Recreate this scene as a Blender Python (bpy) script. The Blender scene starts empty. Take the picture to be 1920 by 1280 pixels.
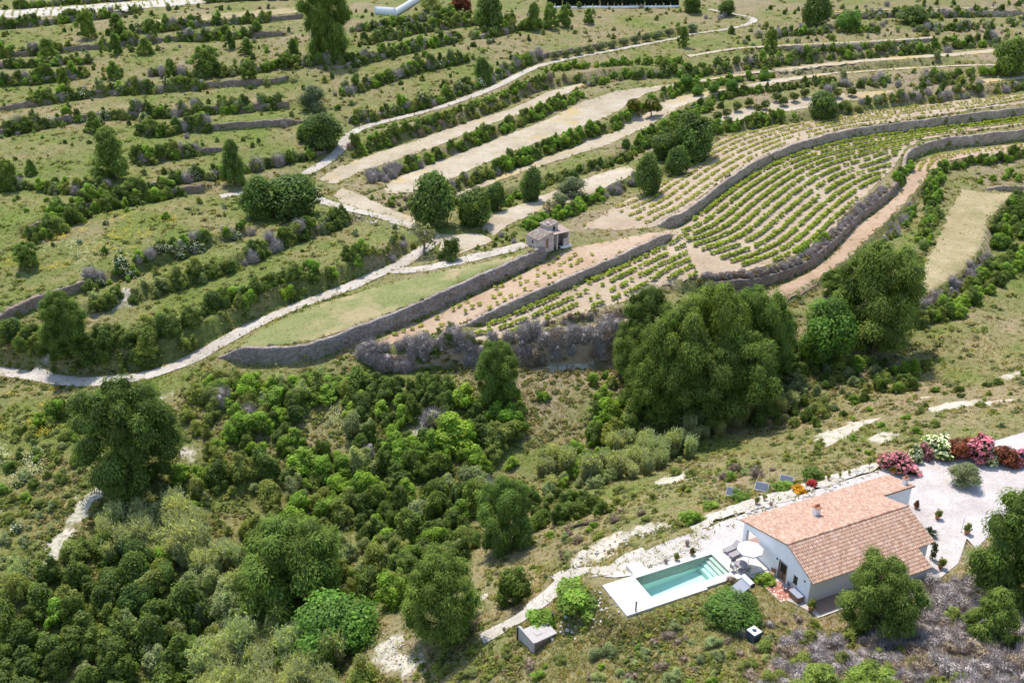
import bpy, bmesh, math, random
import numpy as np
from mathutils.geometry import delaunay_2d_cdt
from mathutils import Vector

# ------------------------------------------------------------------ camera, sky, sun, exposure
SC = bpy.context.scene
COL = SC.collection
FPX, PITCH, CAMZ = 1700.0, math.radians(25.0), 56.0
cam_d = bpy.data.cameras.new('camera')
cam = bpy.data.objects.new('camera', cam_d)
COL.objects.link(cam)
cam.location = (0, 0, CAMZ)
cam.rotation_euler = (math.radians(90) - PITCH, 0, 0)
cam_d.sensor_width = 36.0
cam_d.lens = 36.0 * FPX / 1920.0
cam_d.clip_start = 1.0
cam_d.clip_end = 3000.0
SC.camera = cam

SUN_AZ, SUN_EL = math.radians(113.0), math.radians(65.0)      # azimuth from +X towards +Y
world = bpy.data.worlds.new('World')
SC.world = world
world.use_nodes = True
wn = world.node_tree
bg = wn.nodes['Background']
sky = wn.nodes.new('ShaderNodeTexSky')
sky.sky_type = 'NISHITA'
sky.sun_disc = False
sky.sun_elevation = SUN_EL
sky.sun_rotation = math.radians(90.0) - SUN_AZ
sky.altitude = 200
wn.links.new(sky.outputs[0], bg.inputs[0])
bg.inputs[1].default_value = 0.15
sun_d = bpy.data.lights.new('sun', 'SUN')
sun_d.energy = 2.65
sun_d.angle = math.radians(0.55)
sun_d.color = (1.0, 0.955, 0.89)
sun = bpy.data.objects.new('sun', sun_d)
COL.objects.link(sun)
_sd = Vector((math.cos(SUN_AZ) * math.cos(SUN_EL), math.sin(SUN_AZ) * math.cos(SUN_EL), math.sin(SUN_EL)))
sun.rotation_euler = _sd.to_track_quat('Z', 'Y').to_euler()
sun.location = (0, 100, 150)
SC.view_settings.view_transform = 'Standard'
SC.view_settings.look = 'None'
SC.view_settings.gamma = 1.0
SC.view_settings.use_curve_mapping = False
SC.view_settings.exposure = 1.0
SC.cycles.max_bounces = 6
SC.cycles.diffuse_bounces = 3
SC.cycles.glossy_bounces = 2
SC.cycles.transmission_bounces = 4
SC.cycles.transparent_max_bounces = 4
SC.cycles.use_denoising = True
RNG = np.random.default_rng(7)
random.seed(7)
CP, SP = math.cos(PITCH), math.sin(PITCH)

# ------------------------------------------------------------------ generic helpers
def ray(px, py):
    u = np.asarray(px, float) - 960.0
    v = 640.0 - np.asarray(py, float)
    return np.stack([u, FPX * CP + v * SP, -FPX * SP + v * CP], -1)

def at(px, py, z):
    d = ray(px, py)
    return np.array([0, 0, CAMZ]) + d * ((z - CAMZ) / d[..., 2:3] if d.ndim > 1 else (z - CAMZ) / d[2])

def depth_of(p):
    return p[1] * CP - (p[2] - CAMZ) * SP

def tag(o, label=None, cat=None, group=None, kind=None):
    if label: o['label'] = label
    if cat: o['category'] = cat
    if group: o['group'] = group
    if kind: o['kind'] = kind
    return o

def link(name, data, parent=None, loc=None, rot=None, scale=None):
    o = bpy.data.objects.new(name, data)
    COL.objects.link(o)
    if parent is not None: o.parent = parent
    if loc is not None: o.location = loc
    if rot is not None: o.rotation_euler = rot
    if scale is not None: o.scale = scale
    return o

def np_mesh(name, V, F, mat=None, col=None, smooth=False):
    """V (n,3); F (m,k) one face size; col (n,3) vertex colours"""
    V = np.asarray(V, np.float32); F = np.asarray(F, np.int32)
    me = bpy.data.meshes.new(name)
    n, (m, k) = len(V), F.shape
    me.vertices.add(n); me.vertices.foreach_set('co', V.ravel())
    me.loops.add(m * k); me.loops.foreach_set('vertex_index', F.ravel())
    me.polygons.add(m)
    me.polygons.foreach_set('loop_start', np.arange(0, m * k, k, dtype=np.int32))
    me.polygons.foreach_set('loop_total', np.full(m, k, np.int32))
    if smooth: me.polygons.foreach_set('use_smooth', np.ones(m, bool))
    me.update(calc_edges=True)
    if col is not None:
        a = me.color_attributes.new('Col', 'FLOAT_COLOR', 'POINT')
        c4 = np.ones((n, 4), np.float32); c4[:, :3] = col
        a.data.foreach_set('color', c4.ravel())
    if mat: me.materials.append(mat)
    return me

class MB:
    """collects simple shapes into one mesh"""
    def __init__(s): s.v = []; s.f = []; s.c = []
    def add(s, vs, fs, c=(1, 1, 1)):
        b = len(s.v)
        s.v += [tuple(map(float, q)) for q in vs]; s.c += [c] * len(vs)
        s.f += [tuple(i + b for i in f) for f in fs]
        return s
    def box(s, x0, x1, y0, y1, z0, z1, c=(1, 1, 1)):
        return s.add([(x0,y0,z0),(x1,y0,z0),(x1,y1,z0),(x0,y1,z0),(x0,y0,z1),(x1,y0,z1),(x1,y1,z1),(x0,y1,z1)],
                     [(0,3,2,1),(4,5,6,7),(0,1,5,4),(1,2,6,5),(2,3,7,6),(3,0,4,7)], c)
    def prism(s, pts, z0, z1, c=(1, 1, 1)):
        n = len(pts)
        vs = [(x, y, z0) for x, y in pts] + [(x, y, z1) for x, y in pts]
        return s.add(vs, [tuple(range(n))[::-1], tuple(range(n, 2*n))] + [(i, (i+1) % n, n + (i+1) % n, n + i) for i in range(n)], c)
    def tube(s, pts, rads, n=7, cap=True, c=(1, 1, 1)):
        pts = [Vector(p) for p in pts]; b = len(s.v); vs = []; fs = []
        for i, p in enumerate(pts):
            d = (pts[min(i+1, len(pts)-1)] - pts[max(i-1, 0)])
            d = d.normalized() if d.length > 1e-9 else Vector((0, 0, 1))
            a = d.cross(Vector((0.31, 0.17, 0.93)) if abs(d.z) < .9 else Vector((1, 0, 0))).normalized(); e = d.cross(a)
            for k in range(n):
                t = 2 * math.pi * k / n
                vs.append(p + (a * math.cos(t) + e * math.sin(t)) * rads[i])
        for i in range(len(pts) - 1):
            for k in range(n):
                fs.append((i*n+k, i*n+(k+1) % n, (i+1)*n+(k+1) % n, (i+1)*n+k))
        if cap:
            fs.append(tuple(range(n))[::-1]); fs.append(tuple(range((len(pts)-1)*n, len(pts)*n)))
        return s.add(vs, fs, c)
    def lathe(s, prof, n=14, o=(0, 0, 0), c=(1, 1, 1)):
        vs = []; fs = []
        for r, z in prof:
            for k in range(n):
                t = 2 * math.pi * k / n
                vs.append((o[0] + r * math.cos(t), o[1] + r * math.sin(t), o[2] + z))
        for i in range(len(prof) - 1):
            for k in range(n):
                fs.append((i*n+k, i*n+(k+1) % n, (i+1)*n+(k+1) % n, (i+1)*n+k))
        return s.add(vs, fs, c)
    def mesh(s, name, mat, smooth=False, bevel=0.0):
        me = bpy.data.meshes.new(name)
        me.from_pydata(s.v, [], s.f); me.update()
        if bevel > 0:
            bm = bmesh.new(); bm.from_mesh(me)
            es = [e for e in bm.edges if len(e.link_faces) == 2 and e.calc_face_angle(0) > .6]
            bmesh.ops.bevel(bm, geom=es, offset=bevel, segments=1, affect='EDGES', clamp_overlap=True)
            bm.to_mesh(me); bm.free()
        elif any(c != (1, 1, 1) for c in s.c):
            a = me.color_attributes.new('Col', 'FLOAT_COLOR', 'POINT')
            a.data.foreach_set('color', np.array([(*c, 1) for c in s.c], np.float32).ravel())
        if smooth: me.polygons.foreach_set('use_smooth', np.ones(len(me.polygons), bool))
        if mat: me.materials.append(mat)
        return me
    def build(s, name, mat, parent=None, smooth=False, bevel=0.0, **k):
        return link(name, s.mesh(name, mat, smooth, bevel), parent, **k)

def empty(name, loc, rz=0.0):
    o = bpy.data.objects.new(name, None); COL.objects.link(o)
    o.empty_display_size = .3
    o.location = loc; o.rotation_euler = (0, 0, rz)
    return o

# ------------------------------------------------------------------ materials
def new_mat(name):
    m = bpy.data.materials.new(name); m.use_nodes = True
    nt = m.node_tree; nt.nodes.clear()
    out = nt.nodes.new('ShaderNodeOutputMaterial')
    return m, nt, out

def N(nt, t, **k):
    n = nt.nodes.new(t)
    for a, b in k.items(): setattr(n, a, b)
    return n

def mixc(nt, a, b, fac, mode='MIX'):
    n = N(nt, 'ShaderNodeMix', data_type='RGBA', blend_type=mode)
    for sock, val in ((n.inputs['A'], a), (n.inputs['B'], b), (n.inputs['Factor'], fac)):
        pass
    ins = [n.inputs[0], n.inputs[6], n.inputs[7]]
    for sock, val in zip(ins, (fac, a, b)):
        if isinstance(val, (int, float)): sock.default_value = val
        elif isinstance(val, tuple): sock.default_value = (*val, 1) if len(val) == 3 else val
        else: nt.links.new(val, sock)
    return n.outputs[2]

def noise(nt, scale, detail=3, rough=.6, coord='Object', vec=None):
    n = N(nt, 'ShaderNodeTexNoise'); n.inputs['Scale'].default_value = scale
    n.inputs['Detail'].default_value = detail; n.inputs['Roughness'].default_value = rough
    if vec is None:
        tc = N(nt, 'ShaderNodeTexCoord'); vec = tc.outputs[coord]
    nt.links.new(vec, n.inputs['Vector'])
    return n.outputs['Fac']

def ramp(nt, fac, stops):
    r = N(nt, 'ShaderNodeValToRGB')
    e = r.color_ramp.elements
    while len(e) < len(stops): e.new(.5)
    for i, (p, c) in enumerate(stops):
        e[i].position = p; e[i].color = (*c, 1) if len(c) == 3 else c
    nt.links.new(fac, r.inputs[0])
    return r.outputs[0]

def bump(nt, h, strength=.5, dist=.05):
    b = N(nt, 'ShaderNodeBump'); b.inputs['Strength'].default_value = strength; b.inputs['Distance'].default_value = dist
    nt.links.new(h, b.inputs['Height'])
    return b.outputs[0]

def principled(nt, out, color, rough=.85, spec=.2, normal=None, **k):
    p = N(nt, 'ShaderNodeBsdfPrincipled')
    if isinstance(color, tuple): p.inputs['Base Color'].default_value = (*color, 1)
    else: nt.links.new(color, p.inputs['Base Color'])
    if isinstance(rough, float): p.inputs['Roughness'].default_value = rough
    else: nt.links.new(rough, p.inputs['Roughness'])
    p.inputs['Specular IOR Level'].default_value = spec
    if normal is not None: nt.links.new(normal, p.inputs['Normal'])
    for a, b in k.items(): p.inputs[a.replace('_', ' ')].default_value = b
    nt.links.new(p.outputs[0], out.inputs[0])
    return p

def grey(x): return (x, x, x)

def mat_ground():
    m, nt, out = new_mat('ground_cover')
    at_ = N(nt, 'ShaderNodeAttribute', attribute_name='Col')
    n1 = noise(nt, 1.9, 5, .7); n2 = noise(nt, .33, 4, .65); n3 = noise(nt, 7.0, 3, .7)
    c = mixc(nt, at_.outputs['Color'], ramp(nt, n1, [(.3, (.42, .46, .36)), (.5, (1, 1, 1)), (.72, (1.5, 1.42, 1.35))]), .8, 'MULTIPLY')
    c = mixc(nt, c, ramp(nt, n2, [(.3, (.72, .82, .62)), (.55, (1.05, 1, .95)), (.75, (1.3, 1.12, .98))]), .7, 'MULTIPLY')
    c = mixc(nt, c, ramp(nt, n3, [(.3, grey(.6)), (.6, grey(1.15))]), .6, 'MULTIPLY')
    principled(nt, out, c, .95, .05, bump(nt, n1, .9, .25))
    return m

def mat_soil(name, c0, c1, c2, scale=1.2, bmp=.12, spots=None):
    m, nt, out = new_mat(name)
    a = noise(nt, scale * .12, 5, .65); b = noise(nt, scale * 1.4, 5, .75); d = noise(nt, scale * 6, 3, .7)
    c = ramp(nt, a, [(.3, c0), (.52, c1), (.72, c2)])
    c = mixc(nt, c, ramp(nt, b, [(.28, (.6, .58, .52)), (.5, (1, 1, 1)), (.75, (1.18, 1.16, 1.12))]), .75, 'MULTIPLY')
    c = mixc(nt, c, ramp(nt, d, [(.3, grey(.72)), (.6, grey(1.08))]), .6, 'MULTIPLY')
    if spots:
        s = noise(nt, spots[1], 4, .7)
        c = mixc(nt, c, spots[0], ramp(nt, s, [(spots[2], grey(0)), (spots[2] + .1, grey(.85))]))
    principled(nt, out, c, .95, .08, bump(nt, b, .8, bmp))
    return m

def mat_leaf(name='leaf', trans=.44, spec=.25):
    m, nt, out = new_mat(name)
    at_ = N(nt, 'ShaderNodeAttribute', attribute_name='Col')
    oi = N(nt, 'ShaderNodeObjectInfo')
    tint = ramp(nt, oi.outputs['Random'], [(0, (.80, .83, .68)), (.25, (1.14, 1.06, .8)), (.5, (.92, .97, .76)), (.75, (1.26, 1.17, .75)), (1, (1.02, 1.1, .86))])
    c = mixc(nt, at_.outputs['Color'], tint, 1.0, 'MULTIPLY')
    p = N(nt, 'ShaderNodeBsdfPrincipled'); nt.links.new(c, p.inputs['Base Color'])
    p.inputs['Roughness'].default_value = .6; p.inputs['Specular IOR Level'].default_value = spec
    t = N(nt, 'ShaderNodeBsdfTranslucent')
    nt.links.new(mixc(nt, c, (1.15, 1.25, .55), 1.0, 'MULTIPLY'), t.inputs[0])
    mx = N(nt, 'ShaderNodeMixShader'); mx.inputs[0].default_value = trans
    nt.links.new(p.outputs[0], mx.inputs[1]); nt.links.new(t.outputs[0], mx.inputs[2])
    nt.links.new(mx.outputs[0], out.inputs[0])
    return m

def mat_plain(name, color, rough=.8, spec=.2, var=.15, scale=3.0, bmp=0.0, **k):
    m, nt, out = new_mat(name)
    n = noise(nt, scale, 5, .65)
    lo = tuple(x * (1 - var) for x in color); hi = tuple(min(1, x * (1 + var)) for x in color)
    c = ramp(nt, n, [(.3, lo), (.7, hi)])
    principled(nt, out, c, rough, spec, bump(nt, n, .5, bmp) if bmp else None, **k)
    return m

def mat_attr(name, rough=.85, spec=.15, scale=8.0, amt=.6):
    m, nt, out = new_mat(name)
    at_ = N(nt, 'ShaderNodeAttribute', attribute_name='Col')
    n = noise(nt, scale, 4, .7)
    c = mixc(nt, at_.outputs['Color'], ramp(nt, n, [(.3, grey(.72)), (.65, grey(1.12))]), amt, 'MULTIPLY')
    principled(nt, out, c, rough, spec)
    return m

def mat_stone(name, c0, c1, c2, scale=2.6):
    m, nt, out = new_mat(name)
    tc = N(nt, 'ShaderNodeTexCoord')
    mp = N(nt, 'ShaderNodeMapping'); mp.inputs['Scale'].default_value = (1, 1, 1.7)
    nt.links.new(tc.outputs['Object'], mp.inputs[0])
    v = N(nt, 'ShaderNodeTexVoronoi'); v.inputs['Scale'].default_value = scale
    nt.links.new(mp.outputs[0], v.inputs['Vector'])
    e = N(nt, 'ShaderNodeTexVoronoi', feature='DISTANCE_TO_EDGE'); e.inputs['Scale'].default_value = scale
    nt.links.new(mp.outputs[0], e.inputs['Vector'])
    sep = N(nt, 'ShaderNodeSeparateColor'); nt.links.new(v.outputs['Color'], sep.inputs[0])
    c = ramp(nt, sep.outputs[0], [(0, c0), (.5, c1), (1, c2)])
    c = mixc(nt, c, ramp(nt, e.outputs['Distance'], [(0, grey(.35)), (.07, grey(1))]), .8, 'MULTIPLY')
    n = noise(nt, .35, 5, .7)
    c = mixc(nt, c, ramp(nt, n, [(.3, (.68, .64, .6)), (.65, (1.12, 1.1, 1.06))]), .9, 'MULTIPLY')
    principled(nt, out, c, .95, .08, bump(nt, e.outputs['Distance'], .8, .12))
    return m

M = {}
M['ground'] = mat_ground()
M['leaf'] = mat_leaf()
M['pine_leaf'] = mat_leaf('pine_needles', .34, .12)
M['twig'] = mat_attr('dry_twigs', .95, .05, 3.0, .4)
M['petal'] = mat_leaf('petal', .3, .1)
M['bark'] = mat_plain('bark', (.13, .095, .07), .95, .05, .4, 6, .05)
M['grey_bark'] = mat_plain('grey_bark', (.22, .19, .16), .95, .05, .3, 6, .04)
M['road'] = mat_soil('pale_track', (.335, .285, .23), (.435, .385, .32), (.53, .48, .415), 1.4, .08)
M['gravel'] = mat_soil('white_gravel', (.41, .355, .325), (.49, .44, .405), (.56, .51, .475), 2.5, .05)
M['cream'] = mat_soil('cream_soil', (.33, .265, .17), (.42, .35, .25), (.49, .425, .33), 1.1, .15, ((.42, .31, .13), .075, .55))
M['vine_soil'] = mat_soil('vineyard_soil', (.335, .25, .165), (.40, .31, .215), (.46, .37, .275), 1.0, .15)
M['red_soil'] = mat_soil('reddish_soil', (.335, .225, .14), (.40, .285, .19), (.455, .345, .245), 1.0, .15)
M['bare'] = mat_soil('bare_chalk', (.40, .345, .265), (.50, .455, .38), (.60, .56, .49), 1.6, .2)
M['green_field'] = mat_soil('short_grass', (.155, .185, .06), (.21, .22, .085), (.31, .26, .13), 1.3, .12, ((.35, .275, .15), .06, .52))
M['dry_field'] = mat_soil('dry_grass', (.25, .215, .10), (.34, .275, .15), (.43, .345, .21), 1.2, .12, ((.19, .20, .08), .14, .60))
M['wall_stone'] = mat_stone('dry_stone', (.30, .235, .185), (.39, .31, .25), (.50, .415, .34))
M['grey_stone'] = mat_stone('grey_stone', (.225, .185, .165), (.29, .245, .22), (.38, .325, .295))
M['brown_stone'] = mat_stone('brown_stone', (.215, .16, .125), (.28, .215, .17), (.35, .28, .23))
M['white_wall'] = mat_plain('white_render', (.80, .79, .77), .9, .1, .04, 1.2)
M['tile'] = mat_attr('roof_tile', .85, .15, 6.0, .5)
M['tile_base'] = mat_plain('roof_underlay', (.30, .17, .11), .95, .05, .2, 4)

# ------------------------------------------------------------------ terrain height field (metres, pool terrace = 0)
CTRL = [(0,0,28),(500,0,28.5),(960,0,28),(1450,0,28.5),(1920,0,30),(0,-110,46),(960,-110,46),(1920,-110,48),(-300,0,29),(2220,0,31),
 (0,105,18),(615,105,17.7),(1000,105,17),(1450,110,17),(1900,120,18),(-250,110,18.5),(2170,120,19),
 (100,230,9),(500,230,8),(900,230,7),(1400,230,7),(1900,230,8.5),(2150,240,9),(-200,230,9.5),
 (100,335,4),(560,335,2),(1000,335,1.5),(1400,335,2),(1900,310,3),(2150,320,3.5),(-200,340,4.5),
 (100,470,0),(450,470,-.3),(700,470,-1),(1020,470,-1.5),(1400,450,-2),(1850,400,-2),(2150,420,-2),(-200,480,.5),
 (1500,540,-4),(1750,500,-4.3),(1100,600,-4.6),(650,600,-4.6),(850,600,-4.6),(200,580,-4),(450,570,-4),(0,600,-4),(-200,620,-4),
 (0,700,-8),(100,710,-8),(350,680,-7.5),(500,700,-7.6),(800,700,-8.5),(1100,690,-8.6),(1350,660,-8.5),(1600,670,-9),(1850,620,-6.3),(2100,600,-5),
 (1700,690,-10.5),(1450,790,-12),(1250,860,-13),(1000,930,-14),(700,1020,-15.5),(400,1150,-17),(200,1280,-18),(0,1420,-20),(2000,600,-8),
 (300,900,-13),(0,900,-12),(0,1100,-15),(0,1280,-17.6),(600,850,-12.3),(900,780,-11),(-200,900,-12),(-200,1150,-15.5),(150,800,-10.6),(1200,760,-11),
 (1500,870,-2.6),(1450,945,-.2),(1280,1080,0),(1600,1080,0),(1800,900,0),(1850,750,-2),(1700,780,-4),(1850,830,.2),(2100,820,.5),(2100,960,1.5),
 (1300,900,-7),(1600,800,-5.5),(1100,980,-7.5),(1000,1100,-6.0),(900,1210,-6),(1010,1200,-3.6),(720,1220,-10),(800,1280,-9),(1100,1060,-4),
 (1130,1160,-1.6),(1300,1200,-.1),(1450,1180,.3),(1600,1200,1.2),(1900,1200,3.3),(1900,1080,1.6),(1300,1280,.6),(1900,1280,5),(1600,1280,2.6),(1100,1280,-3),
 (1300,1400,2),(1900,1400,8),(800,1400,-8),(400,1400,-18),(2100,1250,6),(1200,950,-5.6),(1250,1000,-1.6)]
_c = np.array(CTRL, float)
CX = at(_c[:, 0], _c[:, 1], _c[:, 2][:, None])[:, :2] if False else np.array([at(a, b, z)[:2] for a, b, z in CTRL])
CZ = _c[:, 2]
def _phi(r2): return np.where(r2 > 1e-9, .5 * r2 * np.log(np.maximum(r2, 1e-9)), 0)
_n = len(CZ)
_K = _phi(((CX[:, None] - CX[None]) ** 2).sum(-1)) + np.eye(_n) * 12.0
_P = np.c_[np.ones(_n), CX]
_A = np.block([[_K, _P], [_P.T, np.zeros((3, 3))]])
_W = np.linalg.solve(_A, np.r_[CZ, np.zeros(3)])
def tps(x, y):
    sh = x.shape; x = x.ravel(); y = y.ravel(); out = np.empty(len(x))
    for i in range(0, len(x), 60000):
        q = np.c_[x[i:i+60000], y[i:i+60000]]
        r2 = (q[:, :1] - CX[None, :, 0]) ** 2 + (q[:, 1:] - CX[None, :, 1]) ** 2
        out[i:i+60000] = _phi(r2) @ _W[:_n] + _W[_n] + q @ _W[_n+1:]
    return out.reshape(sh)

def _hash(ix, iy, seed):
    h = (ix.astype(np.int64) * 374761393 + iy.astype(np.int64) * 668265263 + seed * 974711) & 0x7fffffff
    h = ((h ^ (h >> 13)) * 1274126177) & 0x7fffffff
    return ((h ^ (h >> 16)) & 0xffff) / 65535.0
def vnoise(x, y, scale, seed=0):
    x = np.asarray(x) / scale; y = np.asarray(y) / scale
    ix = np.floor(x); iy = np.floor(y); fx = x - ix; fy = y - iy
    fx = fx * fx * (3 - 2 * fx); fy = fy * fy * (3 - 2 * fy)
    a = _hash(ix, iy, seed); b = _hash(ix+1, iy, seed); c = _hash(ix, iy+1, seed); d = _hash(ix+1, iy+1, seed)
    return (a * (1-fx) + b * fx) * (1-fy) + (c * (1-fx) + d * fx) * fy
def fbm(x, y, scale, seed=0, o=3):
    s = 0; a = 1; t = 0
    for i in range(o):
        s = s + a * vnoise(x, y, scale / 2**i, seed + i * 17); t += a; a *= .55
    return s / t

GX0, GX1, GY0, GY1, GS = -330., 330., 12., 500., .5
gxs = np.arange(GX0, GX1 + .01, GS); gys = np.arange(GY0, GY1 + .01, GS)
# smooth base on a coarse grid, upsampled
_cs = 4.0
cxs = np.arange(GX0, GX1 + _cs, _cs); cys = np.arange(GY0, GY1 + _cs, _cs)
_cz = tps(*np.meshgrid(cxs, cys))
def _up(Z, ax, q):      # Catmull-Rom along an axis
    t = (q - ax[0]) / _cs; i = np.clip(np.floor(t).astype(int), 0, len(ax) - 2); u = (t - i)
    g = lambda k: Z[np.clip(i + k, 0, len(ax) - 1)]
    u = u[:, None]
    return .5 * (2*g(0) + (g(1)-g(-1))*u + (2*g(-1)-5*g(0)+4*g(1)-g(2))*u*u + (3*g(0)-g(-1)-3*g(1)+g(2))*u**3)
BASE = _up(_up(_cz, cys, gys).T, cxs, gxs).T          # [iy, ix]
GXX, GYY = np.meshgrid(gxs, gys)

def bil(G, x, y):
    x = np.asarray(x, float); y = np.asarray(y, float)
    tx = np.clip((x - GX0) / GS, 0, G.shape[1] - 1.001); ty = np.clip((y - GY0) / GS, 0, G.shape[0] - 1.001)
    i = tx.astype(int); j = ty.astype(int); fx = tx - i; fy = ty - j
    return (G[j, i]*(1-fx) + G[j, i+1]*fx)*(1-fy) + (G[j+1, i]*(1-fx) + G[j+1, i+1]*fx)*fy

def march(px, py, G, dz=0.0):
    px = np.atleast_1d(np.asarray(px, float)); py = np.atleast_1d(np.asarray(py, float))
    d = ray(px, py); d = d / d[:, 1:2]
    ys = np.concatenate([np.arange(30, 150, .5), np.arange(150, 498, 1.0)])
    X = d[:, :1] * ys; Z = CAMZ + d[:, 2:] * ys
    below = Z < bil(G, X, np.broadcast_to(ys, X.shape)) + dz
    k = np.where(below.any(1), below.argmax(1), len(ys) - 1); k = np.maximum(k, 1)
    r = np.arange(len(px)); lo = ys[k-1]; hi = ys[k]
    for _ in range(12):
        mid = (lo + hi) / 2
        b = CAMZ + d[r, 2] * mid < bil(G, d[r, 0] * mid, mid) + dz
        hi = np.where(b, mid, hi); lo = np.where(b, lo, mid)
    y = hi
    return np.c_[d[:, 0] * y, y, bil(G, d[:, 0] * y, y) + dz]

def resample(P, step):
    P = np.asarray(P, float); s = np.r_[0, np.cumsum(np.linalg.norm(np.diff(P[:, :2], axis=0), axis=1))]
    n = max(2, int(s[-1] / step) + 1); q = np.linspace(0, s[-1], n)
    return np.c_[tuple(np.interp(q, s, P[:, k]) for k in range(P.shape[1]))]

def smooth_line(P, it=2):
    P = np.array(P, float)
    for _ in range(it):
        Q = P.copy(); Q[1:-1] = .25 * P[:-2] + .5 * P[1:-1] + .25 * P[2:]; P = Q
    return P

def polydist(x, y, P):
    """signed distance (left of travel positive) and arc position to polyline P"""
    best = np.full(x.shape, 1e18); sd = np.zeros(x.shape); arc = np.zeros(x.shape); s0 = 0
    for a, b in zip(P[:-1], P[1:]):
        dx, dy = b[0]-a[0], b[1]-a[1]; L2 = dx*dx + dy*dy + 1e-12
        t = np.clip(((x-a[0])*dx + (y-a[1])*dy) / L2, 0, 1)
        qx, qy = x - a[0] - t*dx, y - a[1] - t*dy; d2 = qx*qx + qy*qy
        m = d2 < best
        best = np.where(m, d2, best); sd = np.where(m, np.sign(dx*qy - dy*qx), sd); arc = np.where(m, s0 + t*math.sqrt(L2), arc)
        s0 += math.sqrt(L2)
    return np.sqrt(best) * np.where(sd == 0, 1, sd), arc, s0

def inpoly(x, y, P):
    c = np.zeros(x.shape, bool); n = len(P)
    for i in range(n):
        x0, y0 = P[i][0], P[i][1]; x1, y1 = P[(i+1) % n][0], P[(i+1) % n][1]
        if y0 == y1: continue
        c ^= ((y0 > y) != (y1 > y)) & (x < (x1-x0)*(y-y0)/(y1-y0) + x0)
    return c

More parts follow.
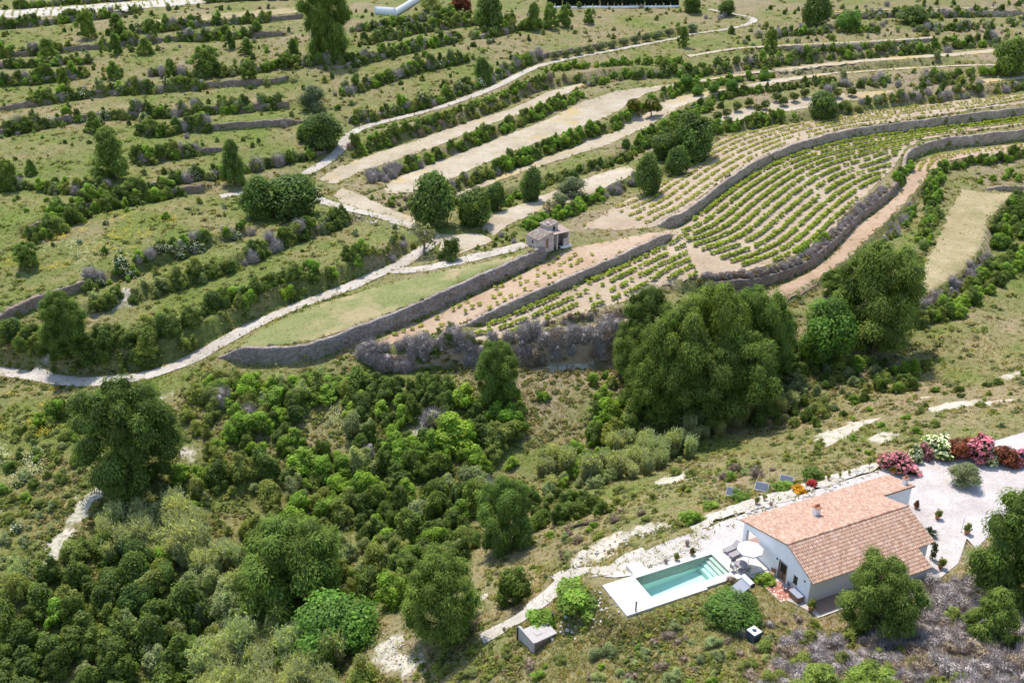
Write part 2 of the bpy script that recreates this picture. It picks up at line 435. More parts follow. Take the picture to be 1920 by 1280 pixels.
# terrace steps: (key, foot line in the photograph, height, bank width, reach, kind)
STEPS = [
 ('wall_a', [(408,680),(470,686),(538,686),(598,680),(640,655),(674,643),(741,618),(842,573),(942,527),(1045,476)], 2.7, .35, 11, 'wall'),
 ('wall_b', [(855,627),(872,625),(1006,564),(1077,536),(1161,497),(1268,447)], 1.9, .35, 9, 'wall'),
 ('wall_c', [(1225,436),(1262,428),(1285,417),(1330,380),(1381,343),(1431,312),(1481,290),(1549,270),(1616,256),(1717,244),(1817,232),(1925,217),(1990,205)], 2.3, .35, 12, 'wall'),
 ('wall_d', [(1695,330),(1692,312),(1700,303),(1727,289),(1777,277),(1834,272),(1925,262),(1990,252)], 2.8, .35, 9, 'wall'),
 ('bank_e', [(1230,548),(1330,548),(1431,544),(1468,531),(1529,501),(1576,457),(1603,423),(1645,392),(1673,370),(1690,345)], 2.3, .5, 9, 'bank'),
 ('bank_f', [(1010,622),(1060,612),(1110,607),(1171,598),(1230,585)], 1.3, .8, 5, 'bank'),
 ('bank_g', [(664,684),(741,697),(801,688),(902,684),(976,677),(1026,689),(1094,686),(1154,672),(1230,660)], 3.3, 1.2, 9, 'bank'),
 ('bank_h', [(1455,580),(1506,562),(1546,530),(1580,508),(1618,478),(1650,444),(1698,398),(1738,356),(1752,330),(1790,312),(1851,305),(1925,296)], 1.6, 1.2, 7, 'bank'),
 ('bank_i', [(1650,620),(1676,606),(1703,594),(1750,573),(1801,543),(1830,511),(1850,480),(1858,440),(1880,405),(1930,380)], 2.4, 1.0, 8, 'bank'),
 ('wall_j', [(1840,360),(1860,361),(1890,360),(1930,358)], 1.2, .3, 4, 'wall'),
 # banks between the pale fields
 ('bank_q', [(640,308),(660,298),(774,261),(909,217),(1010,170),(1087,153),(1180,140),(1280,148),(1397,132),(1549,115),(1717,102),(1900,86)], 2.2, 1.6, 8, 'bank'),
 ('bank_r', [(690,345),(731,335),(842,294),(976,237),(1087,187)], 1.9, 1.4, 7, 'bank'),
 ('bank_s', [(800,380),(855,361),(942,325),(1043,284),(1164,240),(1205,214),(1280,170),(1381,155),(1448,144),(1616,131),(1800,118)], 1.7, 1.4, 7, 'bank'),
 ('bank_t', [(880,400),(915,385),(1010,351),(1077,331),(1178,298),(1228,257),(1290,215),(1364,180),(1448,172),(1580,150)], 1.7, 1.4, 7, 'bank'),
 ('bank_u', [(970,425),(1020,408),(1080,392),(1130,372),(1190,345),(1250,330),(1310,275),(1340,251),(1448,233),(1566,219),(1717,196),(1925,168)], 1.6, 1.2, 8, 'bank'),
 ('wall_v', [(1350,104),(1450,98),(1582,93),(1690,88),(1758,81)], 1.6, .4, 6, 'wall'),
 ('wall_y', [(1540,36),(1640,34),(1750,33),(1925,30)], 1.6, .4, 8, 'wall'),
 # left hillside
 ('bank_k', [(-40,690),(0,690),(84,700),(235,700),(319,683),(386,648),(454,609),(521,576),(640,535),(674,525),(741,495),(785,463)], 3.2, 1.8, 9, 'bank'),
 ('bank_l', [(120,600),(175,590),(285,553),(370,533),(454,499),(571,449),(640,425),(700,405)], 2.04, .5, 8, 'bank'),
 ('wall_m', [(-30,625),(0,612),(40,592),(91,569),(148,551),(230,525),(302,496),(403,462),(500,430)], 1.7, .6, 8, 'wall_short'),
 ('bank_n', [(20,455),(81,432),(202,388),(336,368),(420,350)], 2.04, .5, 9, 'bank'),
 ('wall_o', [(60,362),(84,358),(200,366),(290,362),(336,354),(410,338),(440,330)], 1.5, .4, 8, 'wall_p'),
 ('wall_q', [(240,313),(262,310),(330,299),(403,287),(430,284)], 1.3, .4, 8, 'wall_p'),
 ('wall_r', [(460,320),(500,310),(560,302),(612,291)], 1.5, .4, 7, 'wall_p'),
 ('wall_s', [(240,259),(330,252),(420,243),(538,236),(575,234)], 1.5, .4, 8, 'wall_p'),
 ('bank_v', [(-30,260),(13,254),(90,238),(151,230),(195,223),(292,223),(410,213),(524,206),(570,200)], 1.92, .5, 8, 'bank'),
 ('bank_w', [(-30,215),(50,204),(161,183),(252,177),(380,168),(500,160),(570,150)], 1.80, .5, 8, 'bank'),
 ('wall_x', [(-30,170),(0,163),(60,158),(120,152),(168,147)], 1.5, .4, 8, 'wall_p'),
 ('wall_z', [(385,152),(430,143),(480,136),(520,130)], 1.3, .4, 7, 'wall_p'),
 ('bank_aa', [(-30,112),(60,105),(160,95),(300,80),(420,76),(560,66)], 1.68, .5, 8, 'bank'),
 ('bank_ab', [(200,72),(260,64),(330,58),(420,48),(520,40),(590,34)], 1.80, .5, 8, 'bank'),
 ('wall_ac', [(-30,58),(0,55),(50,52),(90,48),(140,42),(200,36),(270,24)], 2.0, .4, 8, 'wall_p'),
 ('bank_ad', [(640,183),(700,165),(751,147),(801,133),(880,118)], 1.80, .5, 8, 'bank'),
 ('bank_ae', [(660,236),(707,224),(808,200),(926,153),(1010,113),(1080,100),(1190,78),(1290,60)], 1.68, .5, 6, 'bank'),
 ('wall_af', [(630,132),(680,122),(741,106),(800,92),(862,79)], 1.5, .5, 8, 'wall_p'),
 ('wall_ag', [(885,76),(920,70),(958,61),(985,56)], 1.6, .4, 7, 'wall_p'),
 ('bank_ah', [(670,90),(720,78),(774,66),(850,52),(930,46)], 1.80, .5, 8, 'bank'),
]
HG = BASE.copy()
STEP_LINES = {}
_add = np.zeros_like(HG)
for key, pts, hh, wd, reach, kind in STEPS:
    pts = np.array(pts, float)
    W3 = march(pts[:, 0], pts[:, 1], BASE, -hh / 2)
    L = smooth_line(resample(W3[:, :2], 3.0), 2)
    STEP_LINES[key] = (L, hh, wd, kind)
    x0, x1 = L[:, 0].min() - reach, L[:, 0].max() + reach; y0, y1 = L[:, 1].min() - reach, L[:, 1].max() + reach
    ix = slice(max(0, int((x0-GX0)/GS)), min(len(gxs), int((x1-GX0)/GS) + 2)); iy = slice(max(0, int((y0-GY0)/GS)), min(len(gys), int((y1-GY0)/GS) + 2))
    X, Y = GXX[iy, ix], GYY[iy, ix]
    Lc = resample(L, 5.0)
    d, arc, tot = polydist(X, Y, Lc)
    end = np.clip(np.minimum(arc, tot - arc) / 5.0, 0, 1); end = end * end * (3 - 2 * end)
    t = np.clip(d / wd, 0, 1); t = t*t*(3-2*t)                     # 0 foot .. 1 crest
    g = (2*t - 1) * np.clip(1 - np.abs(d) / reach, 0, 1)
    _add[iy, ix] += .5 * hh * g * end
HG += _add
# gentle unevenness
_un = (fbm(GXX, GYY, 9.0, 3, 3) - .5) * .8 + (fbm(GXX, GYY, 2.6, 11, 2) - .5) * .3

# the levelled platform of the villa
HA = math.radians(24.3)
HU = np.array([math.cos(HA), math.sin(HA)]); HV = np.array([-math.sin(HA), math.cos(HA)])
HC = at(1512.8, 1132.7, 0)[:2]
def hl(u, v): return HC + HU * u + HV * v               # villa plan coordinates -> world
YARD = [hl(-15.4, 5.6), hl(-3.0, 5.6), hl(-3.0, -1.2), hl(1, -2.6), hl(12.5, -3.2), hl(17, -1.5), hl(21, 1.0)] + \
       [at(a, b, 0)[:2] for a, b in ((1830,1030),(1870,990),(1930,960),(1960,880),(1950,800),(1850,832),(1740,850),(1700,862))] + \
       [at(a, b, 0)[:2] for a, b in ((1650,882),(1560,908),(1480,936),(1400,962),(1330,988),(1270,1008),(1215,1030))] + [hl(-16.5, 11.4)]
_m = (GXX > -5) & (GXX < 90) & (GYY > 45) & (GYY < 115)
dd = np.full(HG.shape, 1e3)
_x, _y = GXX[_m], GYY[_m]
_d, _, _ = polydist(_x, _y, np.array(YARD + [YARD[0]]))
dd[_m] = np.where(inpoly(_x, _y, YARD), -np.abs(_d), np.abs(_d))
_wgt = np.clip(1 - dd / 3.0, 0, 1); _wgt = _wgt*_wgt*(3 - 2*_wgt)
HG = HG * (1 - _wgt) + 0.0 * _wgt
FLAT = _wgt.copy()                                     # 1 where the unevenness is left out

POOL = (-12.3, -3.7, 6.4, 9.35)                           # in villa plan coordinates
def G(px, py):
    r = march(px, py, HG)
    return r if np.ndim(px) else r[0]
def Z(x, y): return bil(HG, x, y)

# ------------------------------------------------------------------ tracks, fields and bare ground, traced on the photograph
TRACKS = [
 ('track', [(-40,694),(0,698),(77,706),(118,712),(161,718),(218,712),(275,705),(322,690),(370,669),(420,638),(470,611),(538,581),(638,544),(700,517),(751,497),(781,477),(808,457),(824,444),(800,434),(768,423),(707,403),(640,388),(605,378),(575,360),(548,344),(560,334),(605,309),(634,288),(648,262),(667,243),(707,232),(764,218),(825,202),(892,178),(942,158),(969,141),(1010,124),(1060,111),(1120,101),(1194,86),(1272,72),(1293,65),(1364,55),(1402,47),(1416,38),(1405,31),(1375,27),(1330,18)], 3.0, 'road'),
 ('track_spur', [(413,368),(440,364),(470,360),(510,352),(548,344)], 2.8, 'road'),
 ('hut_track', [(735,506),(775,507),(808,501),(875,487),(942,470),(985,458)], 3.2, 'road'),
 ('footpath', [(191,914),(151,958),(114,1011),(84,1075)], 1.5, 'bare'),
 ('goat_path', [(78,622),(80,650),(76,680),(82,704)], .8, 'bare'),
 ('garden_path', [(902,1198),(976,1156),(1010,1132),(1050,1092),(1077,1075)], 1.5, 'bare'),
 ('approach_path', [(1040,1095),(1075,1073),(1144,1061),(1215,1036)], 2.3, 'bare'),
 ('slope_path', [(1077,1066),(1127,1030),(1178,1003),(1231,985)], 1.5, 'bare'),
 ('ledge_path', [(175,588),(210,572),(235,560)], 1.3, 'bare'),
 ('strip_path', [(1290,106),(1381,91),(1515,83),(1649,77),(1752,71)], 3.2, 'cream'),
 ('ridge_path', [(1549,24),(1620,20),(1683,18),(1800,16),(1930,14)], 3.0, 'cream'),
 ('shelf_path', [(1582,137),(1680,130),(1784,124),(1930,120)], 2.6, 'cream'),
 ('upper_shelf', [(1844,153),(1880,149),(1930,145)], 4.0, 'cream'),
]
FIELDS = [
 ('grass_field', 'green_field', [(447,654),(462,635),(504,611),(551,589),(640,558),(707,536),(808,513),(909,491),(976,476),(1013,472),(1030,472),(989,484),(909,516),(808,557),(707,600),(640,626),(571,640),(504,650),(470,655)]),
 ('vineyard_strip', 'red_soil', [(685,654),(741,624),(842,578),(942,531),(1043,482),(1070,466),(1127,455),(1224,436),(1266,438),(1211,456),(1161,474),(1127,495),(996,546),(925,586),(856,612),(774,635),(707,652)]),
 ('vineyard', 'vine_soil', [(886,640),(884,624),(1010,568),(1077,541),(1161,501),(1262,451),(1230,438),(1265,431),(1287,420),(1332,383),(1383,346),(1433,314),(1483,292),(1549,273),(1616,259),(1717,247),(1817,235),(1930,219),(1930,233),(1817,246),(1730,262),(1697,277),(1684,298),(1668,322),(1640,350),(1585,398),(1569,423),(1530,462),(1481,484),(1421,504),(1364,514),(1280,526),(1177,563),(1077,590),(1030,606),(960,632)]),
 ('upper_vineyard', 'vine_soil', [(1093,428),(1110,415),(1164,382),(1245,341),(1284,321),(1324,281),(1354,261),(1448,237),(1522,227),(1616,210),(1717,199),(1817,187),(1930,176),(1930,193),(1817,207),(1717,224),(1616,237),(1549,254),(1481,278),(1431,295),(1381,321),(1330,357),(1280,400),(1243,425),(1160,432)]),
 ('lower_track_terrace', 'red_soil', [(1432,552),(1472,532),(1532,503),(1578,460),(1605,426),(1674,376),(1698,343),(1713,312),(1750,293),(1834,279),(1930,268),(1930,286),(1851,295),(1775,303),(1742,324),(1722,349),(1688,388),(1642,434),(1610,468),(1574,498),(1540,520),(1506,552),(1456,572)]),
 ('lower_shelf', 'red_soil', [(1040,614),(1110,609),(1171,600),(1240,590),(1240,604),(1171,612),(1100,618)]),
 ('right_meadow', 'dry_field', [(1804,355),(1851,363),(1910,362),(1895,376),(1865,397),(1845,420),(1862,440),(1864,460),(1848,486),(1815,503),(1782,533),(1734,565),(1703,576),(1697,568),(1713,531),(1734,494),(1757,454),(1767,427),(1777,403),(1794,370)]),
 ('pale_field', 'cream', [(852,376),(850,364),(942,328),(1026,293),(1094,266),(1161,246),(1174,229),(1204,217),(1245,190),(1280,180),(1381,163),(1448,150),(1540,138),(1600,133),(1540,143),(1448,158),(1364,169),(1297,192),(1272,203),(1218,236),(1144,270),(1060,297),(976,324),(909,350),(860,380)]),
 ('wide_pale_field', 'cream', [(721,356),(735,338),(791,314),(875,281),(976,244),(1043,217),(1094,190),(1161,170),(1280,155),(1414,135),(1549,119),(1683,107),(1784,100),(1930,87),(1930,93),(1784,106),(1616,117),(1481,133),(1347,149),(1280,157),(1211,176),(1164,203),(1144,216),(1077,243),(1010,266),(926,300),(842,337),(784,360),(727,364)]),
 ('narrow_pale_field', 'cream', [(596,338),(640,311),(707,287),(791,261),(875,230),(959,204),(1026,173),(1094,155),(1094,161),(1043,186),(993,209),(909,236),(825,273),(741,300),(674,324),(625,346)]),
 ('olive_terrace', 'cream', [(905,428),(926,402),(976,382),(1060,351),(1110,331),(1178,310),(1194,324),(1150,345),(1097,372),(1026,398),(976,412),(925,440)]),
 ('orchard_terrace', 'cream', [(1340,232),(1364,210),(1448,193),(1549,177),(1683,169),(1616,188),(1515,202),(1431,216),(1380,228)]),
 ('top_vineyard', 'bare', [(-40,36),(-40,22),(0,20),(134,12),(336,-2),(437,0),(350,10),(269,16),(134,29),(0,34)]),
 ('straw_terrace', 'dry_field', [(240,46),(336,32),(571,13),(590,20),(500,30),(403,38),(300,45)]),
 ('bare_patch', 'bare', [(707,1213),(741,1186),(764,1176),(745,1200),(742,1219),(781,1250),(772,1275),(735,1270),(700,1250)]),
 ('chalk_patch', 'bare', [(1525,820),(1560,806),(1599,790),(1650,779),(1640,790),(1616,803),(1559,833),(1530,836)]),
 ('chalk_patch', 'bare', [(1620,826),(1645,814),(1666,810),(1682,820),(1640,836)]),
 ('chalk_patch', 'bare', [(1734,765),(1760,758),(1784,753),(1840,752),(1908,747),(1850,757),(1784,766),(1750,770)]),
 ('chalk_patch', 'bare', [(1713,753),(1735,741),(1752,736),(1740,748)]),
 ('chalk_patch', 'bare', [(1872,708),(1895,700),(1925,692),(1925,698),(1890,710)]),
 ('chalk_patch', 'bare', [(1225,905),(1240,898),(1300,886),(1290,897),(1240,912)]),
 ('chalk_patch', 'bare', [(1672,604),(1680,585),(1700,572),(1706,582),(1690,600),(1678,612)]),
 ('chalk_patch', 'bare', [(885,1125),(905,1108),(930,1100),(925,1112),(895,1130)]),
 ('chalk_patch', 'bare', [(1000,692),(1040,686),(1100,684),(1110,690),(1060,696)]),
 ('chalk_patch', 'bare', [(352,860),(350,835),(360,822),(366,840),(364,870)]),
 ('chalk_patch', 'bare', [(298,750),(305,735),(318,728),(316,740),(302,756)]),
 ('chalk_patch', 'bare', [(775,800),(790,788),(815,796),(805,820),(785,832)]),
 ('junction_gravel', 'cream', [(640,352),(690,372),(740,396),(800,420),(780,432),(830,440),(900,438),(930,452),(860,478),(820,470),(828,450),(795,436),(720,410),(645,384),(625,366)]),
 ('garden_bed', 'bare', [(1300,1000),(1330,986),(1400,960),(1480,934),(1560,906),(1650,880),(1690,868),(1650,866),(1560,890),(1480,914),(1400,938),(1330,964),(1290,985)]),
 ('rock_garden', 'bare', [(1165,1062),(1205,1045),(1290,1012),(1330,1000),(1300,1030),(1210,1066)]),
]

def densify(P, step, jit=0.0, closed=True):
    P = [np.array(p[:2], float) for p in P]; out = []
    n = len(P)
    for i in range(n if closed else n - 1):
        a, b = P[i], P[(i+1) % n]; k = max(1, int(np.linalg.norm(b - a) / step))
        for j in range(k): out.append(a + (b - a) * j / k)
    if not closed: out.append(P[-1])
    out = np.array(out)
    if jit:
        out = out + np.c_[fbm(out[:, 0], out[:, 1], 1.7, 5) - .5, fbm(out[:, 0], out[:, 1], 1.7, 9) - .5] * jit
    return out

TRK = []
for name, pts, wid, mat in TRACKS:
    p = np.array(pts, float)
    # trace finely in the picture, then drop it on the ground
    pf = resample(p, 6.0)
    w = march(pf[:, 0], pf[:, 1], HG)
    TRK.append((name, smooth_line(resample(w[:, :2], 1.0), 6), wid, mat))
FLD = []
for name, mat, pts in FIELDS:
    p = np.array(pts + [pts[0]], float); p = resample(p, 8.0)[:-1]
    w = march(p[:, 0], p[:, 1], HG)
    FLD.append((name, mat, w[:, :2]))
SOFT = {'chalk_patch', 'bare_patch', 'footpath', 'goat_path', 'slope_path', 'ledge_path'}      # worn ground without an edge of its own
YARDP = np.array([hl(-3.1, 5.5), hl(-2.0, 4.7), hl(-2.0, 3.4), hl(-1.4, 1.4), hl(-.5, -.5), hl(.2, -1.8), hl(6.4, -1.8), hl(12.5, -2.6)] + YARD[5:-1] + [hl(-16.0, 11.4), hl(-12.3, 10.0), hl(-3.1, 10.0)])
FLD.append(('gravel_yard', 'gravel', YARDP))

GRASSY = {'green_field', 'dry_field'}
CHALK = np.zeros(HG.shape, np.float32); GMASK = np.zeros(HG.shape, np.float32); BMASK = np.zeros(HG.shape, np.float32)
# mask of everything laid as its own sheet: there the ground is smooth and lies a little lower
SHEET = np.zeros(HG.shape, np.float32)
def _sub(x0, x1, y0, y1):
    return (slice(max(0, int((y0-GY0)/GS)), min(len(gys), int((y1-GY0)/GS) + 2)), slice(max(0, int((x0-GX0)/GS)), min(len(gxs), int((x1-GX0)/GS) + 2)))
for name, mat, P in FLD:
    s = _sub(P[:, 0].min()-1, P[:, 0].max()+1, P[:, 1].min()-1, P[:, 1].max()+1)
    if name in SOFT: CHALK[s] = np.maximum(CHALK[s], inpoly(GXX[s], GYY[s], P)); continue
    SHEET[s] = np.maximum(SHEET[s], inpoly(GXX[s], GYY[s], P))
    if mat == 'bare': BMASK[s] = np.maximum(BMASK[s], inpoly(GXX[s], GYY[s], P))
    if mat in GRASSY: GMASK[s] = np.maximum(GMASK[s], inpoly(GXX[s], GYY[s], P))
for name, L, wid, mat in TRK:
    for k in range(0, len(L) - 1, 20):
        q = L[max(0, k-1):k+22]
        s = _sub(q[:, 0].min()-3, q[:, 0].max()+3, q[:, 1].min()-3, q[:, 1].max()+3)
        d, _, _ = polydist(GXX[s], GYY[s], resample(q, 2.0))
        if name in SOFT: CHALK[s] = np.maximum(CHALK[s], np.abs(d) < wid * .6); continue
        SHEET[s] = np.maximum(SHEET[s], np.abs(d) < wid * .5)
        if mat == 'bare': BMASK[s] = np.maximum(BMASK[s], np.abs(d) < wid * .5)
def blur(A, n=1):
    for _ in range(n):
        A = (A + np.roll(A, 1, 0) + np.roll(A, -1, 0)) / 3; A = (A + np.roll(A, 1, 1) + np.roll(A, -1, 1)) / 3
    return A
# tracks are graded level across their width
for name, L, wid, mat in TRK:
    zc = smooth_line(bil(HG, L[:, 0], L[:, 1])[:, None], 12)[:, 0]
    for k in range(0, len(L) - 1, 20):
        q = L[max(0, k-2):k+23]; zq = zc[max(0, k-2):k+23]
        s = _sub(q[:, 0].min()-4, q[:, 0].max()+4, q[:, 1].min()-4, q[:, 1].max()+4)
        d, arc, tot = polydist(GXX[s], GYY[s], q)
        cum = np.r_[0, np.cumsum(np.linalg.norm(np.diff(q, axis=0), axis=1))]
        zz = np.interp(arc, cum, zq); g = np.clip((wid * .5 + 1.3 - np.abs(d)) / 1.0, 0, 1) * ((arc > .01) & (arc < tot - .01))
        HG[s] = HG[s] * (1 - g) + zz * g
HG += _un * (1 - np.clip(blur(SHEET, 3) * 1.2, 0, 1)) * (1 - FLAT)
# tracks are graded flat across their width
_low = (blur(SHEET, 1) > .72) * .14
GROUND_H = HG - _low
_pu = (GXX - HC[0]) * HU[0] + (GYY - HC[1]) * HU[1]; _pv = (GXX - HC[0]) * HV[0] + (GYY - HC[1]) * HV[1]
GROUND_H = np.where((_pu > POOL[0] - .4) & (_pu < POOL[1] + .4) & (_pv > POOL[2] - .4) & (_pv < POOL[3] + .4), -3.0, GROUND_H)   # the pool pit
GROUND_H = np.where((_pu > -15.7) & (_pu < -.2) & (_pv > 5.2) & (_pv < 10.1), np.minimum(GROUND_H, -.12), GROUND_H)

# ------------------------------------------------------------------ ground sheet
ZC = [(100,450,.62,.34,.04),(300,480,.62,.36,.02),(300,150,.35,.5,.15),(100,60,.35,.5,.15),(800,150,.42,.5,.08),(1200,50,.35,.5,.15),(1600,60,.25,.45,.3),
      (1800,180,.25,.4,.35),(1400,90,.3,.45,.25),(600,250,.5,.4,.1),(600,900,.62,.28,.1),(100,850,.6,.35,.05),(300,1150,.6,.3,.1),(1000,850,.5,.35,.15),
      (1150,780,.35,.47,.18),(1800,640,.33,.6,.07),(1600,750,.24,.54,.22),(1400,850,.28,.54,.18),(1200,960,.12,.63,.25),(1050,1030,.1,.65,.25),(850,1180,.2,.5,.3),
      (1300,1180,.22,.5,.28),(1500,1250,.07,.33,.6),(1850,1150,.06,.30,.64),(1700,1240,.06,.3,.64),(700,1250,.25,.4,.35),(1800,500,.4,.5,.1),(900,320,.35,.45,.2),(1300,250,.3,.4,.3),
      (750,360,.2,.4,.4),(1000,680,.3,.4,.3),(500,380,.6,.38,.02),(450,700,.4,.5,.1)]
_zc = np.array(ZC); _zw = march(_zc[:, 0], _zc[:, 1], HG)[:, :2]; _zv = _zc[:, 2:]
C_GREEN, C_DRY, C_BARE = np.array([.128, .170, .038]), np.array([.25, .20, .105]), np.array([.30, .232, .19])
def cover(x, y):
    """weights of green grass, dry grass, bare earth at world points"""
    lg = np.log(np.hypot(x, y)); az = np.arctan2(x, y)
    zl = np.log(np.hypot(_zw[:, 0], _zw[:, 1])); za = np.arctan2(_zw[:, 0], _zw[:, 1])
    d2 = (lg[:, None] - zl) ** 2 + ((az[:, None] - za) * 1.2) ** 2 + .004
    w = 1 / d2 ** 1.5; w /= w.sum(1, keepdims=True)
    c = (w @ _zv) * [1.12, 1.0, 1.05]
    n1 = fbm(x, y, 14, 21, 3); n2 = fbm(x, y, 5, 31, 3)
    c = c * np.exp(np.c_[(n1 - .5) * 4.5, (n2 - .5) * 4.0, (.45 - n1) * 4.0 + (n2 - .55) * 4.0])
    return c / c.sum(1, keepdims=True)
NA, NR = 640, 640
_az = np.linspace(-.78, .78, NA); _rr = 22 * np.exp(np.linspace(0, math.log(480 / 22), NR))
_AZ, _RR = np.meshgrid(_az, _rr)
gx = (_RR * np.sin(_AZ)).ravel(); gy = (_RR * np.cos(_AZ)).ravel()
gz = bil(GROUND_H, gx, gy)
_i = np.arange((NR-1) * (NA-1)); _r = _i // (NA-1); _c2 = _i % (NA-1); _b = _r * NA + _c2
_F = np.c_[_b, _b + 1, _b + NA + 1, _b + NA]
_cw = np.concatenate([cover(gx[i:i+50000], gy[i:i+50000]) for i in range(0, len(gx), 50000)])
_col = _cw @ np.array([C_GREEN, C_DRY, C_BARE])
_chk = bil(blur(CHALK, 2), gx, gy); _chk = _chk + (fbm(gx, gy, 1.6, 61, 4) - .5) * 2.0 * (_chk > .03)
_chk = np.clip((_chk - .38) / .22, 0, 1)[:, None]
_col = _col * (1 - _chk) + np.array([.50, .45, .375]) * (.85 + .3 * fbm(gx, gy, 1.2, 71, 2))[:, None] * _chk
go = link('ground', np_mesh('ground', np.c_[gx, gy, gz], _F, M['ground'], _col, smooth=True))
tag(go, 'rough hillside ground of grass, dry weeds and earth', kind='structure')
# the land that goes on beyond the surveyed slope
ox = np.array([-1500, -330, 330, 1500.]); 
_far = MB()
_fa = [(480 * math.sin(a), 480 * math.cos(a)) for a in np.linspace(-.78, .78, 33)]
_fv = [(x, y, float(bil(GROUND_H, x, y)) - .3) for x, y in _fa] + [(x * 1.4, y * 1.4, float(bil(GROUND_H, x, y)) + 30) for x, y in _fa]
_far.add(_fv, [(i, i+1, 33+i+1, 33+i) for i in range(32)], (.26, .23, .11))
tag(_far.build('hill', M['ground']), 'upper hillside beyond the terraces', kind='structure')

def sheet(name, P, mat, res=1.0, lift=.05, jit=.5, label=None):
    B = densify(P, .7, jit)
    x0, x1, y0, y1 = B[:, 0].min(), B[:, 0].max(), B[:, 1].min(), B[:, 1].max()
    X, Y = np.meshgrid(np.arange(x0, x1, res), np.arange(y0, y1, res)); X = X.ravel(); Y = Y.ravel()
    X = X + RNG.uniform(-.1, .1, len(X)); Y = Y + RNG.uniform(-.1, .1, len(Y))
    ok = inpoly(X, Y, B); X, Y = X[ok], Y[ok]
    d, _, _ = polydist(X, Y, np.vstack([B[::2], B[:1]])); ok = np.abs(d) > res * .35; X, Y = X[ok], Y[ok]
    pts = [Vector((float(a), float(b))) for a, b in np.r_[B, np.c_[X, Y]]]
    n = len(B)
    vs, es, fs, _, _, _ = delaunay_2d_cdt(pts, [(i, (i+1) % n) for i in range(n)], [], 1, 1e-4)
    xy = np.array([(v.x, v.y) for v in vs])
    z = bil(HG, xy[:, 0], xy[:, 1]) + lift
    fs = np.array([f for f in fs if len(f) == 3], int)
    # wind upwards
    a, b, c = xy[fs[:, 0]], xy[fs[:, 1]], xy[fs[:, 2]]
    cr = (b[:, 0]-a[:, 0])*(c[:, 1]-a[:, 1]) - (b[:, 1]-a[:, 1])*(c[:, 0]-a[:, 0])
    fs[cr < 0] = fs[cr < 0][:, ::-1]
    o = link(name, np_mesh(name, np.c_[xy, z], fs, mat, smooth=True))
    tag(o, label, kind='structure')
    return o

def ribbon(name, L, wid, mat, lift=.07, label=None):
    n = len(L); T = np.gradient(L, axis=0); T /= np.linalg.norm(T, axis=1)[:, None] + 1e-9
    Nn = np.c_[-T[:, 1], T[:, 0]]; K = 7; V = []
    s = np.arange(n)
    for k in range(K):
        t = k / (K - 1) - .5
        w = wid * (1 + (.22 if wid > 2.4 else .7) * (fbm(s * 1.0, s * 0 + (k > 3) * 50, 5 if wid > 2.4 else 3, 77) - .5) * 2)
        q = L + Nn * (t * w)[:, None]
        zc = bil(HG, L[:, 0], L[:, 1]); ze = bil(HG, q[:, 0], q[:, 1])
        z = ze + lift + .04 * (1 - abs(t) * 2)
        V.append(np.c_[q, z])
    V = np.stack(V, 1).reshape(-1, 3)
    i = np.arange((n-1) * (K-1)); r = i // (K-1); c = i % (K-1); b = r * K + c
    F = np.c_[b, b + K, b + K + 1, b + 1]
    a = V[F[0]]; up = np.cross(a[1]-a[0], a[2]-a[0])[2]
    if up < 0: F = F[:, ::-1]
    o = link(name, np_mesh(name, V, F, mat, smooth=True))
    return tag(o, label, kind='structure')

for name, mat, P in FLD:
    if name in SOFT: continue
    ar = .5 * abs(np.dot(P[:, 0], np.roll(P[:, 1], 1)) - np.dot(P[:, 1], np.roll(P[:, 0], 1)))
    sheet(name, P, M[mat], 1.1 if ar > 300 else .6, lift=.09 if name in ('rock_garden', 'junction_gravel', 'garden_bed') else .05, jit=.25 if name == 'gravel_yard' else 1.6)
for name, L, wid, mat in TRK:
    if name in SOFT: continue
    ribbon(name, L, wid, M[mat])

# ------------------------------------------------------------------ dry-stone terrace walls
def wall_obj(key, label, name='stone_wall', mat='wall_stone', a=0.0, b=1.0, extra=.12, batter=.12):
    L, hh, wd, kind = STEP_LINES[key]
    L = resample(L, .8); n0 = len(L); L = L[int(a * (n0-1)):int(b * (n0-1)) + 1]; n = len(L)
    T = np.gradient(L, axis=0); T /= np.linalg.norm(T, axis=1)[:, None] + 1e-9
    Nn = np.c_[-T[:, 1], T[:, 0]]
    zf = np.minimum(bil(HG, *(L - Nn * .35).T), bil(HG, *(L - Nn * .8).T)); zt = np.maximum(bil(HG, *(L + Nn * (wd + .4)).T), bil(HG, *(L + Nn * (wd + .8)).T)) + extra
    rag = (fbm(np.arange(n) * .8, np.full(n, hh * 7.3), 1.5, 41) - .5) * .55 - .5 * np.clip(fbm(np.arange(n) * .8, np.full(n, hh * 3.1 + 9), 7.0, 43) - .62, 0, 1) * 2.5
    zt = np.maximum(zt + rag, zf + .15)
    rows = []; R = 6
    for k in range(R):
        t = k / (R - 1)
        off = -.22 + batter * t + (vnoise(np.arange(n) * .8, np.full(n, k * 1.3), .9, 3 + k) - .5) * .12
        rows.append(np.c_[L + Nn * off[:, None], (zf - .5) * (1-t) + zt * t])
    rows.append(np.c_[L + Nn * (wd + .35), zt - .02])
    rows.append(np.c_[L + Nn * (wd + .4), zt - .6])
    V = np.stack(rows, 1).reshape(-1, 3); K = len(rows)
    i = np.arange((n-1) * (K-1)); r = i // (K-1); c = i % (K-1); q = r * K + c
    F = np.c_[q, q + K, q + K + 1, q + 1]
    me = np_mesh(name, V, F, M[mat])
    bm = bmesh.new(); bm.from_mesh(me); bm.verts.ensure_lookup_table()
    bm.faces.new([bm.verts[j] for j in range(K)][::-1]); bm.faces.new([bm.verts[(n-1) * K + j] for j in range(K)])
    bm.to_mesh(me); bm.free()
    return tag(link(name, me), label, 'wall', 'dry stone terrace walls')

